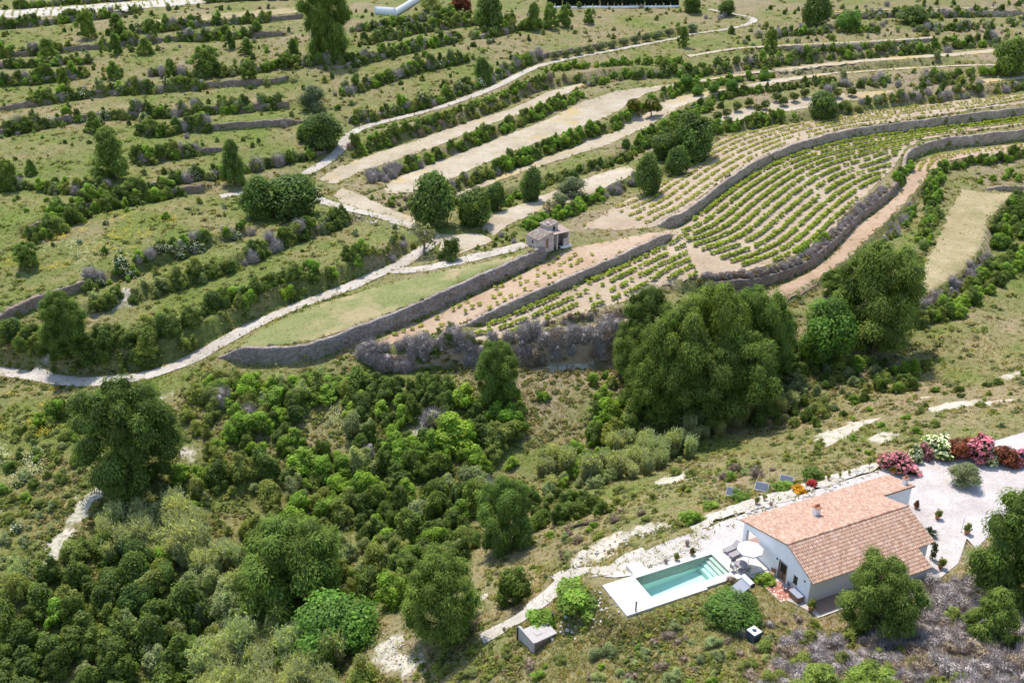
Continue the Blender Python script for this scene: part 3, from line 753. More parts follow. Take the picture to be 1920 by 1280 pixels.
wall_obj('wall_a', 'tall grey stone retaining wall holding up the short green grass field', mat='grey_stone')
wall_obj('wall_b', 'stone wall between the narrow reddish vine strip and the vineyard')
wall_obj('wall_c', 'long curving stone wall above the bright green vineyard')
wall_obj('wall_d', 'pale stone wall at the outer bend of the vineyard above the dirt track')
wall_obj('wall_j', 'short low stone wall behind the small dry meadow')
wall_obj('wall_v', 'straight stone wall under the pale strip high on the hillside')
wall_obj('wall_y', 'stone wall below the topmost pale path')
wall_obj('wall_m', 'dark stone wall on the left bank beside the young pine', a=.0, b=.34, mat='brown_stone')
wall_obj('wall_o', 'stone wall just above the dead-end track spur', mat='wall_stone', a=.55, b=.97)
wall_obj('wall_o', 'broken low stone wall above the trailing dark shrubs', mat='brown_stone', a=.06, b=.34)
wall_obj('wall_q', 'short stone wall to the right of the tall dark pine on the grassy slope', mat='brown_stone')
wall_obj('wall_r', 'stone wall on the slope above the track bend', mat='brown_stone')
wall_obj('wall_s', 'stone wall running left from the blue-green carob tree', mat='brown_stone', a=.15, b=1)
wall_obj('wall_x', 'low pale stone wall at the edge of the upper grassy slope', mat='wall_stone')
wall_obj('wall_z', 'half fallen stone wall below the round young pine', mat='wall_stone')
wall_obj('wall_ac', 'stone wall under the pale vineyard in the top corner', mat='wall_stone', a=.05, b=.6)
wall_obj('wall_af', 'grey stone wall right of the tallest pine', mat='wall_stone')
wall_obj('wall_ag', 'short grey stone wall near the top pines', mat='wall_stone')
wall_obj('bank_e', 'dark overgrown stone bank between the vineyard and the dirt track', mat='brown_stone', a=.1, b=.97, extra=-.15)
wall_obj('bank_g', 'reddish eroded earth bank under the vine strip', name='earth_bank', mat='red_soil', a=.06, b=.9, extra=-.6, batter=.9)
for _k, _lab, _a, _b in (('bank_n', 'stone wall hidden behind the trailing dark shrubs', .1, .9),
    ('bank_v', 'long overgrown wall above the large dark young pine', .05, .95), ('bank_w', 'long overgrown wall below the low pale wall', .05, .95), ('bank_aa', 'overgrown wall running left of the tallest pine', .05, .95),
    ('bank_ab', 'overgrown wall under the straw coloured terrace', .05, .95), ('bank_ad', 'overgrown wall above the first long stretch of the upper track', .05, .95), ('bank_ae', 'low overgrown wall right behind the upper track', .05, .75), ('bank_ah', 'overgrown wall below the top white wall', .05, .95)):
    wall_obj(_k, _lab, mat='brown_stone', a=_a, b=_b, extra=-.1)

# ------------------------------------------------------------------ foliage prototypes
def _unit(v): return v / (np.linalg.norm(v, axis=-1, keepdims=True) + 1e-9)

def leafcloud(rng, lobes, n, size, color, aspect=.55, shell=.62, outward=.6, spiky=False, var=.28, lift=.0, low=-.55, fuzz=1.22):
    """many small leaf faces spread over the outer shell of a set of ellipsoid lobes -> V, F, col"""
    lobes = np.asarray(lobes, float); C = lobes[:, :3]; R = lobes[:, 3:6]
    area = (R[:, 0] * R[:, 1] + R[:, 0] * R[:, 2]); k = rng.choice(len(lobes), int(n * 1.5), p=area / area.sum())
    d = _unit(rng.normal(size=(len(k), 3))); d[:, 2] = np.where(d[:, 2] < low, -d[:, 2], d[:, 2])
    r = shell + (fuzz - shell) * rng.random(len(k)) ** .7
    p = C[k] + d * R[k] * r[:, None]
    q = np.linalg.norm((p[:, None] - C[None]) / R[None], axis=2); q[np.arange(len(k)), k] = 9
    keep = (q.min(1) > .72) & (p[:, 2] > .02)
    p, d, k = p[keep][:n], d[keep][:n], k[keep][:n]; n = len(p)
    rnd = _unit(rng.normal(size=(n, 3)))
    if spiky:
        nn = _unit(d * .8 + rnd * .6 + np.array([0, 0, .4])); t = _unit(d * .8 + np.array([0, 0, .55]) + rnd * .7); t = _unit(t - nn * (t * nn).sum(1, keepdims=True))
    else:
        nn = _unit(d * outward + rnd * (1 - outward) + np.array([0, 0, .18])); t = _unit(np.cross(nn, _unit(rng.normal(size=(n, 3)))))
    b = np.cross(nn, t)
    s = size * (.6 + .8 * rng.random(n))[:, None]
    V = np.stack([p - t * s, p + b * s * aspect, p + t * s, p - b * s * aspect], 1).reshape(-1, 3)
    V[:, 2] = np.maximum(V[:, 2], 0.0) + lift
    F = np.arange(4 * n).reshape(n, 4)
    lobetone = 1 + (rng.random(len(lobes)) - .5) * .7
    tone = (1 + (rng.random(n) - .5) * 2 * var) * lobetone[k]
    col = np.array(color)[None] * tone[:, None]
    col[:, 0] *= 1 + (rng.random(n) - .5) * .3
    return V, F, np.repeat(col, 4, 0)

_su, _sv = np.meshgrid(np.linspace(0, 2 * math.pi, 9)[:-1], np.linspace(.12, math.pi - .12, 6))
_SPH = np.stack([np.cos(_su) * np.sin(_sv), np.sin(_su) * np.sin(_sv), np.cos(_sv)], -1).reshape(-1, 3)
_SPF = np.array([(r*8+c, r*8+(c+1) % 8, (r+1)*8+(c+1) % 8, (r+1)*8+c) for r in range(5) for c in range(8)])[:, ::-1]
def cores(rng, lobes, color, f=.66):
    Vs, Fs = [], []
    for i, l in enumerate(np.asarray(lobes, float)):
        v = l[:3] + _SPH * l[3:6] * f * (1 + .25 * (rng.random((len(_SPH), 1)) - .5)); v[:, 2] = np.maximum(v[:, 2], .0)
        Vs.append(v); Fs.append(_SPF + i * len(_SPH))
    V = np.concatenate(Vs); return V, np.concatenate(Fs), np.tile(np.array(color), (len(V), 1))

def join(*parts):
    V, F, C = [], [], []; b = 0
    for v, f, c in parts:
        V.append(v); F.append(f + b); C.append(c); b += len(v)
    return np.concatenate(V), np.concatenate(F), np.concatenate(C)

def shrub_lobes(rng, n, w=1.0, h=1.0, flat=.8):
    L = [(0, 0, h * .34, w * .30, w * .30, h * .34)]
    for _ in range(n + 5):
        a = rng.uniform(0, 2 * math.pi); r = w * .42 * math.sqrt(rng.random()); s = rng.uniform(.09, .21)
        zz = h * rng.uniform(.12, .92) * (1 - .75 * (r / (w * .42)) ** 2)
        L.append((r * math.cos(a), r * math.sin(a), zz, w * s, w * s * rng.uniform(.7, 1.3), h * s * rng.uniform(.8, 1.3)))
    return np.array(L)

def make_shrub(rng, color, nl, leaf, n, aspect=.55, spiky=False, core=True, shell=.62, var=.3, outward=.6):
    lob = shrub_lobes(rng, nl)
    parts = [leafcloud(rng, lob, n, leaf, color, aspect, shell, spiky=spiky, var=var, outward=outward)]
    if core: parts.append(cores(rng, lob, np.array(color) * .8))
    return join(*parts)

def sticks(rng, n, color, w=1.0, h=1.0, thick=.018, spread=.8, base=.25):
    a = rng.uniform(0, 2 * math.pi, n); r0 = w * base * np.sqrt(rng.random(n))
    p0 = np.c_[r0 * np.cos(a), r0 * np.sin(a), np.zeros(n)]
    el = rng.uniform(.25, 1.45, n); ln = rng.uniform(.5, 1.0, n)
    a2 = a + rng.normal(0, .7, n)
    d = np.c_[np.cos(a2) * np.cos(el) * w * spread * .6, np.sin(a2) * np.cos(el) * w * spread * .6, np.sin(el) * h]
    p1 = p0 + d * ln[:, None]
    s = _unit(np.cross(d, rng.normal(size=(n, 3)))) * thick
    V = np.stack([p0 - s, p0 + s, p1 + s * .4, p1 - s * .4], 1).reshape(-1, 3)
    col = np.array(color)[None] * (1 + (rng.random((n, 1)) - .5) * .6)
    return V, np.arange(4 * n).reshape(n, 4), np.repeat(col, 4, 0)

def make_brush(rng, color, leafcol):
    lob = shrub_lobes(rng, 8)
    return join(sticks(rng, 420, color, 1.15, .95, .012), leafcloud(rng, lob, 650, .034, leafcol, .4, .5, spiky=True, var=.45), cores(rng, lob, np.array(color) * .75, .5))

def make_reeds(rng, color, n=170):
    a = rng.uniform(0, 2 * math.pi, n); r = .5 * np.sqrt(rng.random(n)); Vs, Fs, Cs = [], [], []; b = 0
    for i in range(n):
        x, y = r[i] * math.cos(a[i]), r[i] * math.sin(a[i]); hh = rng.uniform(.6, 1.0); lx, ly = rng.normal(0, .16, 2)
        c = np.array(color) * rng.uniform(.7, 1.3); stalk = np.array((.38, .34, .20)) * rng.uniform(.8, 1.2)
        s = _unit(rng.normal(size=3)) * .010
        p0 = np.array([x, y, 0]); p1 = np.array([x + lx, y + ly, hh])
        Vs.append(np.array([p0 - s, p0 + s, p1 + s * .4, p1 - s * .4])); Cs.append(np.tile(stalk, (4, 1))); Fs.append(np.arange(4) + b); b += 4
        for j in range(7):
            t = rng.uniform(.35, 1.0); q = p0 + (p1 - p0) * t; an = rng.uniform(0, 6.28); ln = rng.uniform(.1, .22)
            d = np.array([math.cos(an) * ln, math.sin(an) * ln, rng.uniform(-.02, .16)]); sd = np.array([-math.sin(an), math.cos(an), 0]) * .02
            Vs.append(np.array([q - sd, q + sd, q + d * .6 + sd * .8 + [0, 0, .03], q + d])); Cs.append(np.tile(c, (4, 1))); Fs.append(np.arange(4) + b); b += 4
    return np.concatenate(Vs), np.array(Fs), np.concatenate(Cs)

def pine_lobes(rng, conical, n=34):
    L = []; ph = rng.uniform(0, 6.28, 4); am = rng.uniform(.04, .13, 4)
    for i in range(n):
        t = (i + rng.random()) / n; h = .10 + .90 * t ** .9
        prof = (1.08 - h) ** .7 if conical else math.sqrt(max(0.02, 1 - ((h - .48) / .56) ** 2))
        a = i * 2.4 + rng.uniform(-.5, .5)
        irr = 1 + am[0] * math.sin(a + ph[0]) + am[1] * math.sin(2 * a + ph[1] + 3 * h) + am[2] * math.sin(3 * a + ph[2] - 5 * h)
        R = .5 * prof * irr * rng.uniform(.45, .98)
        s = rng.uniform(.085, .145) * (.75 + .4 * prof)
        L.append((R * math.cos(a), R * math.sin(a), h - .05, s, s, s * rng.uniform(.65, .9)))
    L.append((0, 0, .48, .17, .17, .36)); L.append((0, 0, .95, .08, .08, .09))
    return np.array(L)

def make_pine(rng, color, conical=False, n=3600, leaf=.05, nl=34):
    lob = pine_lobes(rng, conical, nl)
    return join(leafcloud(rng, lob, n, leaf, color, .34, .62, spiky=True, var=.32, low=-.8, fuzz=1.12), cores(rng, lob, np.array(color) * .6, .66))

def make_tree_crown(rng, color, n, leaf, nl=16, z0=.22, var=.3, aspect=.6, shell=.6, core=.6):
    L = [(0, 0, .55, .32, .32, .36)]
    for i in range(nl):
        a = i * 2.4 + rng.uniform(-.6, .6); e = rng.uniform(-1.0, 1.3); r = rng.uniform(.22, .36); s = rng.uniform(.12, .22)
        L.append((r * math.cos(a) * math.cos(e), r * math.sin(a) * math.cos(e), .56 + .30 * math.sin(e), s, s, s * .85))
    L = np.array(L)
    p = [leafcloud(rng, L, n, leaf, color, aspect, shell, var=var, low=-.8)]
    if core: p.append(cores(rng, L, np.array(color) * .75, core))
    V, F, C = join(*p)
    lo = np.percentile(V[:, 2], .5); V[:, 2] = np.maximum(z0 + (V[:, 2] - lo) * (1 - z0) / (1 - lo), -.03)
    return V, F, C

def make_trunk(rng, h=1.0, r=.035, limbs=5, top=.6, spread=.3):
    b = MB(); k = [(rng.normal(0, .012) * i, rng.normal(0, .012) * i, -.08 + (top + .08) * i / 4) for i in range(5)]
    b.tube(k, [r * 1.35, r, r * .85, r * .7, r * .4], 6)
    for i in range(limbs):
        t = rng.uniform(.25, .95); z = -.08 + (top + .08) * t; a = i * 2.4 + rng.uniform(-.4, .4); l = spread * rng.uniform(.6, 1.1)
        j = min(3, int(t * 4)); f = t * 4 - j; x0 = k[j][0] * (1-f) + k[j+1][0] * f; y0 = k[j][1] * (1-f) + k[j+1][1] * f
        b.tube([(x0, y0, z), (x0 + math.cos(a) * l * .5, y0 + math.sin(a) * l * .5, z + l * .25), (x0 + math.cos(a) * l, y0 + math.sin(a) * l, z + l * .6)], [r * .5, r * .35, r * .12], 5)
    return b

PROTO = {}
def proto(key, meshes, trunk=None, leafmat='leaf', extra=None):
    for v, f, c in meshes:                        # unit footprint, unit height
        if 'vine' in key: break
        r = np.percentile(np.hypot(v[:, 0], v[:, 1]), 96); v[:, :2] *= .5 / r; v[:, 2] /= np.percentile(v[:, 2], 99.5)
    ms = [np_mesh(key, *m[:2], M[leafmat], m[2]) for m in meshes]
    PROTO[key] = dict(mesh=ms, np=meshes, trunk=trunk, extra=extra)

R_ = lambda s: np.random.default_rng(s)
C_LENT, C_BRIGHT, C_GREYG, C_PINE, C_YPINE = (.140, .195, .044), (.215, .32, .048), (.285, .32, .17), (.160, .222, .054), (.19, .26, .064)
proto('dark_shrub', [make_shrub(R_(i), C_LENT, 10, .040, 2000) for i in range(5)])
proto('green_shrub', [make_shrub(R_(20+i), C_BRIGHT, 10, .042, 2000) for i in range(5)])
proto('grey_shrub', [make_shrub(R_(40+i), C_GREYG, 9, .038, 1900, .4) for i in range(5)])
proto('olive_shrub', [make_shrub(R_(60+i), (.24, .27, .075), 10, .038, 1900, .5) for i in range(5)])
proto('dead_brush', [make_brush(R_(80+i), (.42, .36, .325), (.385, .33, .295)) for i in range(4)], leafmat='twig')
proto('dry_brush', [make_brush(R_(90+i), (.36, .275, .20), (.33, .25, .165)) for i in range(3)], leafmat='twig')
proto('reed_clump', [make_reeds(R_(100+i), (.44, .46, .30), 230) for i in range(4)])
def _flow(seed, base, fl, nf=240, fs=.042, n=700):
    r = R_(seed); lob = shrub_lobes(r, 9)
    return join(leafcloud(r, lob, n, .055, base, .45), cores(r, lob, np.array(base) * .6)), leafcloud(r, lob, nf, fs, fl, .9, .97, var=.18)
def flower_proto(key, base, fl, seeds, nf=240, fs=.042):
    ms = []; ex = []
    for s in seeds:
        a, b = _flow(s, base, fl, nf, fs); r = .5 / np.percentile(np.hypot(a[0][:, 0], a[0][:, 1]), 96); b[0][:, :2] *= r; b[0][:, 2] /= np.percentile(a[0][:, 2], 99.5)
        ms.append(a); ex.append(np_mesh('blossoms', b[0], b[1], M['petal'], b[2]))
    proto(key, ms, extra=ex)
flower_proto('white_flowering_shrub', (.12, .15, .06), (.66, .66, .56), (120, 121), 200)
flower_proto('pink_oleander', (.085, .11, .045), (.72, .24, .42), (122, 123), 560, .055)
flower_proto('rose_oleander', (.085, .10, .045), (.58, .20, .30), (124, 125), 480, .055)
flower_proto('white_oleander', (.13, .20, .06), (.72, .74, .60), (126, 127), 420, .055)
proto('red_leaf_bush', [make_shrub(R_(130+i), (.21, .07, .045), 9, .045, 1700) for i in range(2)])
flower_proto('red_flower_bush', (.12, .10, .04), (.55, .05, .10), (132,), 620, .06)
flower_proto('orange_flower_bush', (.16, .13, .02), (.62, .28, .02), (133,), 640, .06)
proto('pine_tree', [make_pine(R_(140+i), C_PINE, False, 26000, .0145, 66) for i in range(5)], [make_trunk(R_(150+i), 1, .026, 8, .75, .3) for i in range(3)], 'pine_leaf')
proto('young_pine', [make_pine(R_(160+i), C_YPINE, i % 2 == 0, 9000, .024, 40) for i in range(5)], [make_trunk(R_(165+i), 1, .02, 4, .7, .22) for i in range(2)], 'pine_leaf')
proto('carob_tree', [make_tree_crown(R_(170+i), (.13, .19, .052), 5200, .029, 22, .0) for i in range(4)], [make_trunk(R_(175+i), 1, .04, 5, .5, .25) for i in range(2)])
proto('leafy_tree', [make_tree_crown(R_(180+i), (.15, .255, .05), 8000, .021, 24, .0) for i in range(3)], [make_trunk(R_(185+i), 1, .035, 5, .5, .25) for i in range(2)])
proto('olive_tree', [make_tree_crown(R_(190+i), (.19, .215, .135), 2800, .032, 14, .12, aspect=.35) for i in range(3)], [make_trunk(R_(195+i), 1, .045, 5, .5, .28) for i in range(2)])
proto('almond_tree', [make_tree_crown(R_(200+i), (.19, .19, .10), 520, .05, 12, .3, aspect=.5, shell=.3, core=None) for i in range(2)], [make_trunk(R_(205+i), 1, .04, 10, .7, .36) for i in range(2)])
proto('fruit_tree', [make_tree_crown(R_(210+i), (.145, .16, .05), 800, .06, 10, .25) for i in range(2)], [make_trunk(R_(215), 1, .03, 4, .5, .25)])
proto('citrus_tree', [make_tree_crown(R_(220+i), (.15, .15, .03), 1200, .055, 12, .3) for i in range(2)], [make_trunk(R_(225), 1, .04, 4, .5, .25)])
def make_vine(r, color, n=150):
    lob = [(0, 0, .55, .3, .3, .3)] + [(r.uniform(-.3, .3), r.uniform(-.3, .3), r.uniform(.4, .8), .2, .2, .2) for _ in range(5)]
    return join(leafcloud(r, lob, n, .1, color, .75, .4, var=.35), sticks(r, 6, (.12, .08, .05), .3, .5, .03))
proto('grapevine', [make_vine(R_(230+i), (.36, .42, .06), 180) for i in range(5)])
proto('pale_vine', [make_vine(R_(240+i), (.42, .42, .075), 130) for i in range(4)])
proto('cypress_tree', [make_tree_crown(R_(250+i), (.03, .05, .022), 900, .06, 14, .0) for i in range(2)])

# ------------------------------------------------------------------ placing plants
_TP = np.concatenate([np.c_[L, np.full(len(L), w_)] for n_, L, w_, m_ in TRK if m_ in ('road', 'cream')])
def blocks_track(x, y, w, h):
    dx = _TP[:, 0] - x; dy = _TP[:, 1] - y; d = np.hypot(dx, dy); i = d.argmin()
    lim = _TP[i, 2] * .5 + .42 * w + (.9 * h if dy[i] > 0 else 0)
    return d[i] < lim
PLACED = {}                                     # species -> list of records
def put(sp, x, y, w, h, label, group=None, cat=None, rot=None, solo=False, tilt=0.0, z=None):
    if not solo and 'vine' not in sp and blocks_track(x, y, w, h): return
    PLACED.setdefault(sp, []).append(dict(x=float(x), y=float(y), z=float(Z(x, y)) if z is None else z, w=float(w), h=float(h), label=label, group=group, cat=cat, rot=rot if rot is not None else random.uniform(0, 6.28), solo=solo, tilt=tilt, ax=1.0 if solo else random.uniform(.8, 1.28)))

def put_px(sp, px, bot, top, wpx, label, group=None, cat=None, solo=True):
    """a plant seen in the photograph: middle, lowest and highest row, width"""
    g0 = G(px, bot); dep = math.atan2(CAMZ - g0[2], g0[1]); sd = math.sin(dep)
    by = bot - .28 * wpx * sd
    g = G(px, by); k = depth_of(g) / FPX
    w = wpx * k * (.97 if 'pine' in sp else 1.06)
    h = max(.35 * w, ((bot - top) - .38 * wpx * sd) / CP * k)
    put(sp, g[0], g[1], w, h, label, group, cat, solo=solo)
    return g

def scatter_stuff(name, sp, recs, label):
    """past 300 of a kind: one object whose points carry copies of the prototypes through geometry nodes"""
    pr = PROTO[sp]
    me = bpy.data.meshes.new(name); n = len(recs); me.vertices.add(n)
    me.vertices.foreach_set('co', np.array([(r['x'], r['y'], r['z'] - .04) for r in recs], np.float32).ravel())
    for an, vals in (('turn', [(0, 0, r['rot']) for r in recs]), ('size', [(r['w'] * r['ax'], r['w'] / r['ax'], r['h']) for r in recs])):
        me.attributes.new(an, 'FLOAT_VECTOR', 'POINT').data.foreach_set('vector', np.array(vals, np.float32).ravel())
    me.attributes.new('pick', 'INT', 'POINT').data.foreach_set('value', np.array([random.randrange(len(pr['mesh'])) for r in recs], np.int32))
    ng = bpy.data.node_groups.new(name, 'GeometryNodeTree')
    ng.interface.new_socket('Geometry', in_out='INPUT', socket_type='NodeSocketGeometry'); ng.interface.new_socket('Geometry', in_out='OUTPUT', socket_type='NodeSocketGeometry')
    gi = ng.nodes.new('NodeGroupInput'); go_ = ng.nodes.new('NodeGroupOutput'); ip = ng.nodes.new('GeometryNodeInstanceOnPoints'); jn = ng.nodes.new('GeometryNodeJoinGeometry')
    for m_ in pr['mesh']:
        src = bpy.data.objects.new(sp + '_source', m_)
        oi = ng.nodes.new('GeometryNodeObjectInfo'); oi.inputs['Object'].default_value = src; oi.inputs['As Instance'].default_value = True
        ng.links.new(oi.outputs['Geometry'], jn.inputs[0])
    def attr(an, t):
        q = ng.nodes.new('GeometryNodeInputNamedAttribute'); q.data_type = t; q.inputs['Name'].default_value = an; return q.outputs['Attribute']
    ip.inputs['Pick Instance'].default_value = True
    ng.links.new(gi.outputs[0], ip.inputs['Points']); ng.links.new(jn.outputs[0], ip.inputs['Instance'])
    ng.links.new(attr('pick', 'INT'), ip.inputs['Instance Index']); ng.links.new(attr('turn', 'FLOAT_VECTOR'), ip.inputs['Rotation']); ng.links.new(attr('size', 'FLOAT_VECTOR'), ip.inputs['Scale'])
    ng.links.new(ip.outputs[0], go_.inputs[0])
    o = link(name, me); md = o.modifiers.new('scatter', 'NODES'); md.node_group = ng
    return tag(o, label, 'shrubs', kind='stuff')

def emit():
    for sp, recs in PLACED.items():
        pr = PROTO[sp]
        for r in recs: r['app'] = (10 if r['solo'] else 1) * max(r['w'], r['h']) / (r['y'] + 40)
        recs.sort(key=lambda r: -r['app'])
        lim = 290
        for i, r in enumerate(recs[:lim]):
            k = random.randrange(len(pr['mesh'])); me = pr['mesh'][k]
            nm = r.get('name', sp)
            rot = (random.uniform(-r['tilt'], r['tilt']), random.uniform(-r['tilt'], r['tilt']), r['rot'])
            if pr['trunk'] or pr['extra']:
                e = bpy.data.objects.new(nm, None); COL.objects.link(e); e.empty_display_size = .3
                e.location = (r['x'], r['y'], r['z']); e.rotation_euler = rot; e.scale = (r['w'] * r['ax'], r['w'] / r['ax'], r['h'])
                link('crown', me, e)
                if pr['trunk']:
                    j = random.randrange(len(pr['trunk']))
                    if not isinstance(pr['trunk'][j], bpy.types.Mesh): pr['trunk'][j] = pr['trunk'][j].mesh('trunk', M['bark'] if 'pine' in sp else M['grey_bark'], True)
                    link('trunk', pr['trunk'][j], e)
                if pr['extra']: link('blossoms', pr['extra'][k], e)
                o = e
            else:
                o = link(nm, me, None, (r['x'], r['y'], r['z'] - .04), rot, (r['w'] * r['ax'], r['w'] / r['ax'], r['h']))
            tag(o, r['label'], r['cat'] or CATS.get(sp, 'shrub'), r['group'])
        rest = recs[lim:]
        if rest:
            scatter_stuff('distant_' + PLURAL[sp], sp, rest, STUFFLABEL.get(sp, 'small distant shrubs scattered over the terraces'))
CATS = {'reed_clump': 'reeds', 'pine_tree': 'tree', 'young_pine': 'tree', 'carob_tree': 'tree', 'leafy_tree': 'tree', 'olive_tree': 'tree', 'almond_tree': 'tree', 'fruit_tree': 'tree', 'citrus_tree': 'tree', 'cypress_tree': 'tree', 'grapevine': 'vine', 'pale_vine': 'vine', 'dead_brush': 'brush', 'dry_brush': 'brush'}
PLURAL = {'dark_shrub': 'dark_shrubbery', 'green_shrub': 'green_shrubbery', 'grey_shrub': 'grey_shrubbery', 'olive_shrub': 'olive_shrubbery', 'dead_brush': 'dead_brush_cover', 'dry_brush': 'dry_brush_cover', 'grapevine': 'vine_rows', 'pale_vine': 'pale_vine_rows', 'reed_clump': 'reeds', 'young_pine': 'young_pines', 'white_flowering_shrub': 'flowering_shrubbery'}
STUFFLABEL = {'grapevine': 'far rows of bright green grapevines in the big vineyard', 'pale_vine': 'far rows of small yellowish vines on the upper vineyard', 'dark_shrub': 'small far dark green shrubs on the terraces', 'green_shrub': 'small far bright green shrubs on the terraces', 'grey_shrub': 'small far grey-green shrubs on the terraces', 'olive_shrub': 'small far olive green shrubs on the terraces', 'dead_brush': 'small far patches of grey dead brush', 'dry_brush': 'small far patches of dry straw brush'}

# --- single trees and bushes that can be told apart
for sp, px, bot, top, w, lab in [
 ('pine_tree',252,948,700,185,'big dark pine standing alone on the scrubby slope below the pale track'),
 ('pine_tree',128,668,545,92,'pine on the dark shrubby bank above the track at the left'),
 ('pine_tree',560,1190,952,205,'broad pine in the ravine behind the bright leafy tree'),
 ('pine_tree',830,1222,1015,158,'round pine beside the white chalk path below the pool'),
 ('pine_tree',945,1050,885,118,'light green pine on the far side of the dry grass bank'),
 ('pine_tree',930,770,638,88,'slender pine in front of the grey dead brush bank'),
 ('pine_tree',1640,1208,1022,152,'pine right in front of the villa roof'),
 ('pine_tree',1898,1165,898,185,'large pine at the right edge beside the gravel drive'),
 ('young_pine',1852,1225,1085,95,'pale green young pine under the large pine at the right edge'),
 ('pine_tree',617,112,-30,92,'tallest dark pine at the top of the left terraces'),
 ('young_pine',1530,1330,1232,105,'bright young pine cut by the bottom edge left of its twin'),
 ('young_pine',1625,1340,1240,115,'bright young pine cut by the bottom edge right of its twin'),
 ('pine_tree',1630,672,462,175,'tall wide pine beside the dry meadow'),
 ('pine_tree',1568,560,505,60,'small pine behind the tall wide pine'),
 ('leafy_tree',1540,690,558,100,'bright leafy tree between the pine grove and the tall wide pine'),
 ('leafy_tree',630,1240,1108,148,'bright green leafy tree in front of the broad pine'),
 ('dark_shrub',960,1140,1052,66,'dense round shrub alone on the dry bank by the path'),
 ('green_shrub',850,842,768,80,'bright round bush in the middle of the ravine scrub'),
 ('carob_tree',490,412,335,66,'grey-green half of the pair of carob trees by the track junction'),
 ('carob_tree',548,412,332,104,'dark green half of the pair of carob trees by the track junction'),
 ('carob_tree',608,285,218,66,'blue-green carob tree above the bend of the track'),
 ('carob_tree',568,268,238,24,'small dark tree beside the blue-green carob'),
 ('olive_tree',588,208,163,50,'single olive tree with visible trunk on the upper grassy terrace'),
 ('carob_tree',812,430,328,84,'large dark round tree at the lower end of the pale fields'),
 ('carob_tree',888,425,355,62,'dark round tree to the right of the large one by the pale fields'),
 ('carob_tree',930,398,345,34,'small dark tree at the start of the lowest pale field hedge'),
 ('carob_tree',995,380,318,38,'dark upright tree in the hedge above the olive terrace'),
 ('olive_tree',1073,372,333,54,'pale olive tree in the middle of the olive terrace'),
 ('olive_tree',1049,386,362,30,'small olive tree just below the pale olive tree'),
 ('almond_tree',1030,398,374,24,'thin little tree on the bare gravel above the stone hut'),
 ('carob_tree',1215,368,293,52,'dark round tree at the corner of the upper vineyard'),
 ('carob_tree',1270,330,278,44,'dark round tree in the middle of the three by the upper vineyard'),
 ('carob_tree',1297,306,220,70,'tallest of the three round trees by the upper vineyard'),
 ('carob_tree',1245,300,253,46,'grey-green tree behind the three round trees'),
 ('citrus_tree',1221,222,188,34,'yellowish citrus tree on the end of the pale field'),
 ('citrus_tree',1187,214,188,30,'green citrus tree next to the yellowish one'),
 ('carob_tree',1542,226,177,54,'dark dense tree in the hedge above the upper vineyard'),
 ('almond_tree',797,482,418,56,'half bare almond tree at the fork of the track'),
 ('dark_shrub',843,488,444,44,'dark bush between the track fork and the stone hut'),
 ('carob_tree',1892,140,78,58,'grey-green tree on the highest pale strip at the right'),
 ('carob_tree',905,148,112,26,'small dark tree on the bank above the track'),
 ('carob_tree',1529,50,-12,52,'tall dark tree at the top beside the pale path'),
 ('leafy_tree',1589,58,24,46,'paler round tree right of the tall dark tree at the top'),
 ('carob_tree',1297,24,-8,34,'dark tree above the last bend of the track'),
 ('carob_tree',1361,30,4,30,'small dark tree inside the last bend of the track'),
 ('carob_tree',1713,44,16,60,'wide dark bush on the topmost pale path'),
 ('carob_tree',919,54,-6,50,'dark pine-like tree by the top white wall'),
 ('red_leaf_bush',862,24,-6,44,'dark red tree behind the top white wall'),
 ('green_shrub',838,31,12,28,'bright round bush below the dark red tree'),
 ('olive_shrub',805,22,-4,44,'spreading grey-green bush inside the top white wall'),
 ('green_shrub',1080,1150,1090,96,'bright green spreading bush at the end of the pool deck'),
 ('green_shrub',1018,1185,1140,64,'bright green bush beside the concrete tank'),
 ('leafy_tree',1372,1178,1112,100,'fig tree with big leaves below the pool'),
 ('olive_tree',1806,918,866,58,'round olive tree in the middle of the gravel drive'),
 ('green_shrub',1434,1096,1070,38,'clipped yellow-green bush beside the terracotta paving'),
 ('dark_shrub',1520,908,872,46,'dark round bush behind the red bush by the garden bed'),
 ('green_shrub',1386,942,918,36,'bright bush in front of the leftmost solar panel'),
 ('green_shrub',1465,926,900,40,'bright bush in front of the rightmost solar panel'),
 ('green_shrub',1298,990,950,46,'bright round bush at the lower end of the garden bed'),
 ('green_shrub',1330,957,936,34,'small bright bush in the garden bed'),
 ('red_flower_bush',1522,914,897,19,'round red bush by the gravel path behind the villa'),
 ('orange_flower_bush',1499,925,909,26,'orange flowering bush by the gravel path behind the villa'),
 ('rose_oleander',1684,888,838,66,'dusty pink oleander nearest the villa chimney'),
 ('white_oleander',1713,868,830,28,'slim pale green oleander beside the dusty pink one'),
 ('rose_oleander',1732,864,828,30,'small rose oleander between two white ones'),
 ('white_oleander',1757,862,812,59,'tall white flowering oleander'),
 ('red_leaf_bush',1795,866,816,56,'dark red leaved shrub left of the pink oleander'),
 ('pink_oleander',1829,870,810,51,'bright pink oleander, tallest of the hedge'),
 ('white_oleander',1856,874,838,26,'pale oleander behind the bright pink one'),
 ('red_leaf_bush',1880,876,832,59,'dark red leaved shrub right of the pink oleander'),
 ('pink_oleander',1905,874,836,40,'pink oleander at the right end of the hedge'),
 ('red_leaf_bush',1935,876,840,36,'dark red shrub cut by the right edge'),
 ('grey_shrub',1755,1100,1078,26,'small grey bush at the foot of the villa wall'),
]: put_px(sp, px, bot, top, w, lab)

